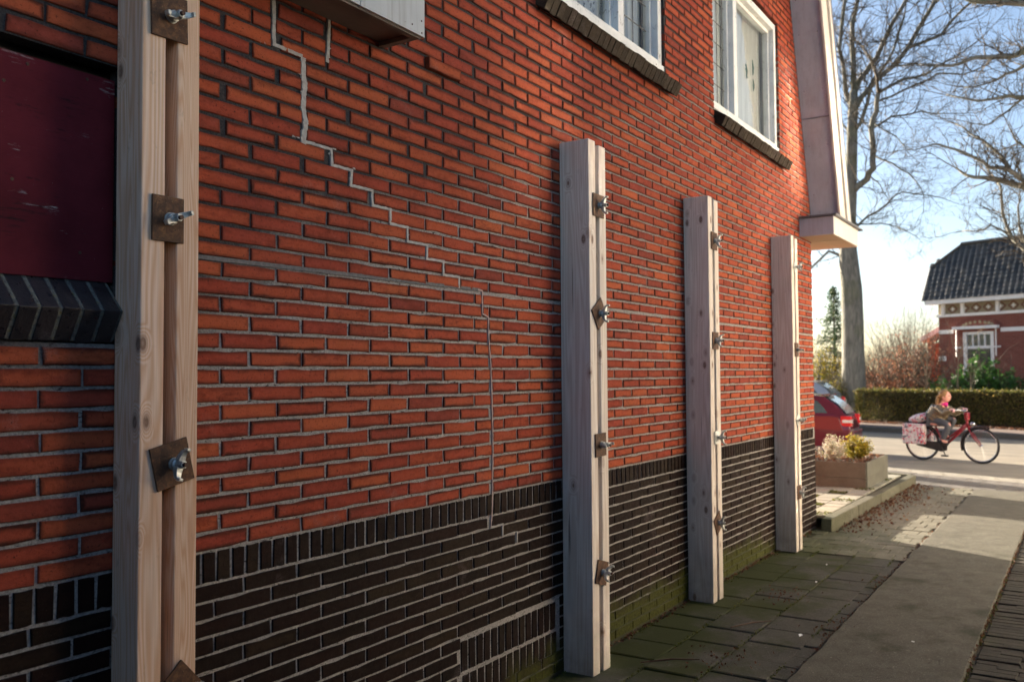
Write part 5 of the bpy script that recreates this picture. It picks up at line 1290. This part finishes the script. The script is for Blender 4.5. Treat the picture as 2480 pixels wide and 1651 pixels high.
# ------------------------------------------------------------------ cars
M['sideglass'] = simple('reflection_toned_side_glass', (.10, .14, .15), .06, .2, .3, 3, 0, spec=.8)  # teal-grey base colour stands in for the reflection on the glass
def car(loc, ang, s, paint, label, name='parked_car'):
    """local +x = forward, +y = left side, z up; side facing the viewer is either"""
    root = empty(name, loc, ang, label=label, cat='car'); root.scale = (s, s, s)
    L, Wd, Hh = 3.95, 1.66, 1.40
    # outline of the lower body and roof (x, z)
    low = [(-1.95,.42),(-1.97,.62),(-1.93,.80),(-1.86,.93),(-1.5,.97),(-.4,.96),(.55,.95),(1.05,.93),(1.6,.86),(1.88,.74),(1.95,.55),(1.93,.30),(1.62,.22),(-1.6,.22),(-1.90,.30)]
    mb = MB(); nn = len(low); secs = [(-1, .90, .0), (-.97, .985, .0), (-.6, 1, 0), (.6, 1, 0), (.97, .985, 0), (1, .90, 0)]
    vs = []
    for (t, k, _) in secs:
        for x, z in low:
            zz = .22 + (z-.22)*(.94 if abs(t) == 1 else 1); vs.append((x*(k if abs(x) > 1.5 else 1), t*Wd/2*(1.0 if z < .8 else .975), zz))
    fs = [tuple(range(nn)), tuple(reversed(range(nn*5, nn*6)))] + [(nn*i+j, nn*(i+1)+j, nn*(i+1)+(j+1) % nn, nn*i+(j+1) % nn) for i in range(5) for j in range(nn)]
    mb.add(vs, fs); mb.build('body', paint, root, smooth=False, bevel=.025)
    roof_ = [(-1.86,.92),(-1.62,1.18),(-1.35,1.36),(-1.0,1.40),(-.2,1.41),(.2,1.36),(.95,.92)]
    mb = MB(); nn = len(roof_); vs = []
    for t in (-1, 1):
        for x, z in roof_: vs.append((x, t*(Wd/2*.965 - (z-.92)*.30), z))
    mb.add(vs, [tuple(range(nn)), tuple(reversed(range(nn, 2*nn)))] + [(j, nn+j, nn+(j+1) % nn, (j+1) % nn) for j in range(nn)]); mb.build('cabin', paint, root, bevel=.02)
    for t in (-1, 1):
        def sp(x, z): return (x, t*(Wd/2*.965 - (z-.92)*.30 + .004), z)
        for nm, q in (('quarter_window', [(-1.44,.985),(-1.36,1.10),(-1.22,1.25),(-1.05,1.31),(-.78,1.32),(-.72,.985)]), ('side_window', [(-.66,.985),(-.71,1.32),(-.12,1.325),(.16,1.27),(.70,.985)])):
            m2 = MB(); m2.add([sp(x, z) for x, z in q], [tuple(range(len(q))) if t < 0 else tuple(reversed(range(len(q))))]); m2.build(nm, M['sideglass'], root)
        m2 = MB(); m2.box((-1.965, min(t*.56, t*.815), .68), (-1.72, max(t*.56, t*.815), .92)); lampo = m2.build('tail_lamp', M['lampred'], root, bevel=.02)
        m2 = MB(); m2.box((-1.975, min(t*.60, t*.822), .765), (-1.76, max(t*.60, t*.822), .835)); m2.build('reversing_light', M['lampclear'], lampo, bevel=.01)
        m2 = MB(); m2.box((1.70, min(t*.45, t*.78), .60), (1.93, max(t*.45, t*.78), .78)); m2.build('headlight', M['lampclear'], root, bevel=.03)
        for x in (-1.25, 1.22):
            wb = MB(); wb.torus((x, t*(Wd/2-.08), .29), (0, 1, 0), .22, .085, 28, 8, .9); wo = wb.build('wheel', M['black'], root, smooth=True)
            wb = MB(); wb.tube([(x, t*(Wd/2-.12), .29), (x, t*(Wd/2-.02), .29)], .17, 14); wb.build('rim', M['chrome'], wo)
    m2 = MB(); q = [(-1.845,.955),(-1.64,1.185),(-1.40,1.345)]
    vs = []
    for x, z in q: vs += [(x-.012, -(Wd/2*.88-(z-.92)*.28), z+.012), (x-.012, (Wd/2*.88-(z-.92)*.28), z+.012)]
    m2.add(vs, [(0, 1, 3, 2), (2, 3, 5, 4)]); m2.build('rear_window', M['glass_pale'], root)
    m2 = MB(); m2.box((-1.48, -.6, 1.385), (-1.28, .6, 1.41)); m2.build('spoiler', paint, root, bevel=.008)
    m2 = MB(); m2.box((-2.01, -.76, .36), (-1.92, .76, .56)); m2.build('bumper', paint, root, bevel=.03)
    m2 = MB(); m2.tube([(-1.9, -.25, 1.0), (-1.93, -.1, .98)], .02, 6); m2.build('wiper', M['black'], root)
    return root
M['glass_pale'] = simple('pale_reflecting_glass', (.35, .40, .42), .06, .3, .05, 2, 0, spec=.8)
cdir = math.atan2(1, SL)
rear = atX(2074, 1050, 15.9); chd = rad(95); csc = .84
car((rear.x + math.cos(chd)*1.97*csc + .83*csc, rear.y + math.sin(chd)*1.97*csc + .14, RZ), chd, csc, M['carred'], 'dark red hatchback parked behind the planter, seen from its tail lamp side')
c = atX(2038, 925, 24.); car((24.6 + math.cos(chd)*2, c.y + math.sin(chd)*2 + .05, RZ), chd, .98, M['carsilver'], 'pale silver car behind the red hatchback beside the thick trunk')
redcar = [o for o in bpy.data.objects if o.name.startswith('parked_car') and 'red' in o.get('label', '')][0]
mb = MB(); mb.ball((-1.04, .79, 1.20), (.10, .012, .10), 14, 8); mb.build('window_mark', simple('pink_ball', (.75, .22, .30), .6, 0, .1, 5, 0), redcar, smooth=True)  # pink ball seen through the window, drawn as a flat disc

# ------------------------------------------------------------------ bicycle and child
BR = atZ(2235, 1113, RZ); BFp = atZ(2377, 1123, RZ); bd = (BFp-BR); bd.z = 0; wb_ = bd.length; bd.normalize()
bike = empty('bicycle', (BR.x, BR.y, RZ), math.atan2(bd.y, bd.x), label='red and black child bicycle with a flowered pannier ridden along the road', cat='bicycle')
WR = .315; fxx = wb_
kk = wb_/.865
def q2(cx, cy): return (cx-550)/1000*kk, (1330 + (cx-550)*.069 - cy)/1000*kk*1.05
def P3(cx, cy, y=0): a, b = q2(cx, cy); return Vector((a, y, b))
for nm, x in (('wheel', 0.), ('wheel', fxx)):
    mb = MB(); mb.torus((x, 0, WR), (0, 1, 0), WR-.017, .017, 44, 8); wo = mb.build('wheel', M['black'], bike, smooth=True)
    mb = MB(); mb.torus((x, 0, WR), (0, 1, 0), WR-.043, .009, 44, 6); mb.build('rim', M['chrome'], wo, smooth=True)
    mb = MB(); mb.tube([(x, -.035, WR), (x, .035, WR)], .018, 10)
    for k in range(28):
        a = 2*PI*k/28; mb.tube([(x, .02*(-1)**k, WR), (x + (WR-.045)*math.cos(a), 0, WR + (WR-.045)*math.sin(a))], .0012, 3, False)
    mb.build('spokes', M['chrome'], wo)
    mb = MB(); pts = [(x + (WR+.018)*math.cos(a), 0, WR + (WR+.018)*math.sin(a)) for a in np.linspace(*((.35, 2.9) if x < .1 else (1.1, 3.45)), 16)]
    mb.tube(pts, .020, 5); mb.build('mudguard', M['blackgloss'], bike)
BB = P3(880, 1140); BB.z = max(BB.z, .24); HD = P3(1228, 845); HT_ = P3(1185, 665); SD = P3(745, 815)
mb = MB(); mb.tube([HD, HD.lerp(BB, .45) + Vector((0, 0, -.0)), BB], .024, 10); mb.tube([HD + Vector((-.01, 0, .03)), HD.lerp(BB, .7) + Vector((0, 0, .07)), BB.lerp(SD, .25)], .015, 8)
mb.tube([HD + Vector((.01, 0, -.04)), HD + Vector((-.015, 0, .11))], .022, 10); mb.tube([BB, SD], .017, 8)
for y in (-.045, .045): mb.tube([BB, (0, y, WR)], .010, 6); mb.tube([SD + Vector((.02, 0, -.06)), (0, y, WR)], .009, 6)
mb.build('frame', M['bikered'], bike, smooth=True)
mb = MB()
for y in (-.045, .045): mb.tube([HD + Vector((.015, y*.6, -.03)), HD.lerp(Vector((fxx, 0, WR)), .6) + Vector((-.02, y, 0)), (fxx, y, WR)], [.015, .012, .009], 8)
mb.build('fork', M['bikered'], bike, smooth=True)
mb = MB(); mb.tube([HD + Vector((-.015, 0, .10)), HT_], .012, 8); mb.tube([HT_ + Vector((-.12, -.25, .03)), HT_ + Vector((-.03, -.2, .05)), HT_ + Vector((.02, 0, .03)), HT_ + Vector((-.03, .2, .05)), HT_ + Vector((-.12, .25, .03))], .011, 8)
mb.build('handlebar', M['chrome'], bike, smooth=True)
for y in (-.25, .25): mb = MB(); mb.tube([HT_ + Vector((-.17, y*1.01, .03)), HT_ + Vector((-.07, y*.98, .035))], .016, 8); mb.build('grip', M['black'], bike)
mb = MB(); mb.obox(HT_ + Vector((.05, 0, -.06)), (.03, 0, 0), (0, .06, 0), (0, 0, .07)); mb.build('handlebar_bag', M['bikered'], bike, bevel=.015)
mb = MB(); mb.ball(P3(1300, 830), (.05, .035, .035), 12, 8); mb.build('headlight', M['chrome'], bike, smooth=True)
mb = MB(); mb.ball(SD + Vector((-.01, 0, .02)), (.12, .075, .03), 12, 8); mb.build('saddle', M['black'], bike, smooth=True)
mb = MB(); pr = [(-.09, WR-.02), (-.05, WR+.05), (BB.x, BB.z+.085), (BB.x+.09, BB.z+.03), (BB.x+.08, BB.z-.06), (BB.x-.02, BB.z-.09), (-.06, WR-.05)]
mb.prism(pr, lambda p: (p[0], -.055, p[1]), lambda p: (p[0], -.075, p[1])); mb.build('chain_case', M['blackgloss'], bike, bevel=.006)
mb = MB(); mb.tube([BB + Vector((0, -.09, 0)), BB + Vector((.06, -.10, -.14))], .009, 6); mb.tube([BB + Vector((0, .09, 0)), BB + Vector((-.06, .10, .14))], .009, 6)
mb.box((BB.x+.02, -.18, BB.z-.165), (BB.x+.12, -.10, BB.z-.14)); mb.box((BB.x-.11, .10, BB.z+.13), (BB.x-.01, .18, BB.z+.155)); mb.build('cranks', M['black'], bike)
mb = MB(); mb.box((-.30, -.06, WR*2+.04), (.16, .06, WR*2+.055)); mb.tube([(-.28, -.05, WR*2+.04), (0, -.05, WR)], .006, 5); mb.tube([(-.28, .05, WR*2+.04), (0, .05, WR)], .006, 5); mb.build('carrier', M['black'], bike)
for y in (-1, 1): mb = MB(); mb.box((-.28, min(y*.075, y*.20), .30), (.12, max(y*.075, y*.20), WR*2+.035)); mb.build('pannier', M['floral'], bike, bevel=.02)
bag = MB(); bag.ball((0, 0, 0), (.22, .15, .085), 16, 10); bg_ = bag.build('shoulder_bag', M['floral'], None, smooth=True, label='flowered bag lying on top of the bicycle carrier', cat='bag')
bg_.matrix_world = Matrix.Translation((BR.x, BR.y, RZ)) @ Matrix.Rotation(math.atan2(bd.y, bd.x), 4, 'Z') @ Matrix.Translation((-.02, 0, WR*2+.135)) @ Matrix.Rotation(-.25, 4, 'Y')
# child
kid = empty('person', (BR.x, BR.y, RZ), math.atan2(bd.y, bd.x), label='child with blond hair in a shiny tan jacket and pink scarf riding the bicycle', cat='person')
def skinned(name, chain, edges, mat, parent, root=0, sub=2):
    me = bpy.data.meshes.new(name); me.from_pydata([tuple(c[0]) for c in chain], edges, []); me.materials.append(mat)
    o = bpy.data.objects.new(name, me); C.objects.link(o); o.parent = parent
    m = o.modifiers.new('s', 'SKIN'); sv = me.skin_vertices[0].data
    for i, c in enumerate(chain): sv[i].radius = (c[1], c[1]) if not hasattr(c[1], '__len__') else c[1]; sv[i].use_root = (i == root)
    s2 = o.modifiers.new('ss', 'SUBSURF'); s2.levels = sub; s2.render_levels = sub
    m.use_smooth_shade = True; return o
hip = SD + Vector((.0, 0, .10)); chest = P3(850, 600); neck = P3(880, 520); head = P3(915, 425); 
knR = P3(1010, 830, -.12); anR = P3(900, 1050, -.13); knL = P3(985, 800, .12) + Vector((.03, 0, .05)); anL = BB + Vector((-.07, .13, .20))
hdR = HT_ + Vector((-.10, -.25, .055)); hdL = HT_ + Vector((-.10, .25, .055)); elR = chest.lerp(hdR, .5) + Vector((0, -.10, -.07)); elL = chest.lerp(hdL, .5) + Vector((0, .10, -.07))
V = Vector
body = [(hip, .115), (hip.lerp(chest, .5), .11), (chest, .115), (neck, .042), (head - V((.01, 0, .03)), .06),
        (chest + V((0, -.13, .03)), .055), (elR, .04), (hdR, .025), (chest + V((0, .13, .03)), .055), (elL, .04), (hdL, .025),
        (hip + V((.02, -.09, -.01)), .08), (knR, .055), (anR, .038), (anR + V((.10, 0, -.05)), .034), (hip + V((.02, .09, -.01)), .08), (knL, .055), (anL, .038), (anL + V((.10, 0, -.04)), .034)]
ed = [(0,1),(1,2),(2,3),(3,4),(2,5),(5,6),(6,7),(2,8),(8,9),(9,10),(0,11),(11,12),(12,13),(13,14),(0,15),(15,16),(16,17),(17,18)]
skinned('body', body, ed, M['skin'], kid)
tro = [(hip, .12), (hip + V((.02, -.09, -.01)), .09), (knR, .065), (anR, .048), (hip + V((.02, .09, -.01)), .09), (knL, .065), (anL, .048)]
skinned('trousers', tro, [(0,1),(1,2),(2,3),(0,4),(4,5),(5,6)], M['jeans'], kid)
for a, y in ((anR, -1), (anL, 1)): skinned('shoe', [(a + V((-.03, 0, .02)), .05), (a + V((0, 0, -.045)), .045), (a + V((.12, 0, -.06)), .036)], [(0,1),(1,2)], M['black'], kid, sub=1)
mb = MB()
tor = [hip + V((-.01, 0, .0)), hip.lerp(chest, .3), hip.lerp(chest, .6), chest, chest.lerp(neck, .55)]
pts = []; rs = []
for i in range(25):
    t = i/24*(len(tor)-1); j = min(len(tor)-2, int(t)); pts.append(tor[j].lerp(tor[j+1], t-j)); rs.append((.165 if t < 3.0 else .165-(t-3.0)*.09) + .014*abs(math.sin(i*PI/4)))
mb.tube(pts, rs, 18)
for sh, el, hnd in ((chest + V((0, -.12, .03)), elR, hdR), (chest + V((0, .12, .03)), elL, hdL)):
    pts = []; rs = []
    for i in range(21):
        t = i/20; p_ = sh.lerp(el, t*2) if t < .5 else el.lerp(hnd, (t-.5)*1.8); pts.append(p_); rs.append(.068 - .026*t + .009*abs(math.sin(i*PI/3)))
    mb.tube(pts, rs, 12)
mb.build('jacket', M['jacket'], kid, smooth=True)
mb = MB(); mb.torus(neck + V((.010, 0, -.02)), (-.35, 0, 1), .050, .024, 20, 10); mb.ball(neck + V((.052, 0, -.03)), (.028, .035, .03), 10, 8); mb.build('scarf', M['pink'], kid, smooth=True)
mb = MB(); mb.ball(head, (.092, .078, .108), 18, 14); mb.ball(head + V((.092, 0, -.01)), (.016, .012, .02), 8, 6); mb.ball(head + V((.082, 0, -.05)), (.014, .022, .008), 8, 6)
for y in (-1, 1): mb.ball(head + V((-.005, y*.08, -.01)), (.018, .010, .026), 8, 6)
mb.build('head', M['skin'], kid, smooth=True)
mb = MB()
for y in (-1, 1): mb.ball(head + V((.082, y*.032, .015)), (.010, .013, .009), 8, 6)
mb.build('eyes', M['black'], kid, smooth=True)
mb = MB(); mb.ball(head + V((-.022, 0, .022)), (.095, .092, .105), 16, 12)
for i in range(26):
    a = U(-1.2, 1.2); y = U(-.08, .08); p0 = head + V((-.03, y, .05)); mb.tube([p0, head + V((-.10, y*1.1, .0)), head + V((-.13 + U(-.03, .03), y*1.2, -.11)), head + V((-.12 + U(-.05, .04), y*1.3, -.17))], [.025, .024, .018, .006], 6)
mb.build('hair', M['hair'], kid, smooth=True)
for hnd, y in ((hdR, -1), (hdL, 1)):
    mb = MB(); mb.ball(hnd + V((-.02, 0, .0)), (.04, .032, .02), 10, 8)
    for k in range(4):
        o_ = hnd + V((.012, (-.026 + .017*k), .004)); ln = (.03, .036, .034, .027)[k]
        mb.tube([o_, o_ + V((ln*.8, 0, -.006)), o_ + V((ln*.9, 0, -.03)), o_ + V((ln*.3, 0, -.045))], [.010, .010, .009, .007], 6)
    mb.tube([hnd + V((-.03, -y*.025, 0)), hnd + V((.0, -y*.045, -.012)), hnd + V((.02, -y*.035, -.03))], [.012, .011, .008], 6)
    mb.build('hand', M['palepink'], kid, smooth=True)
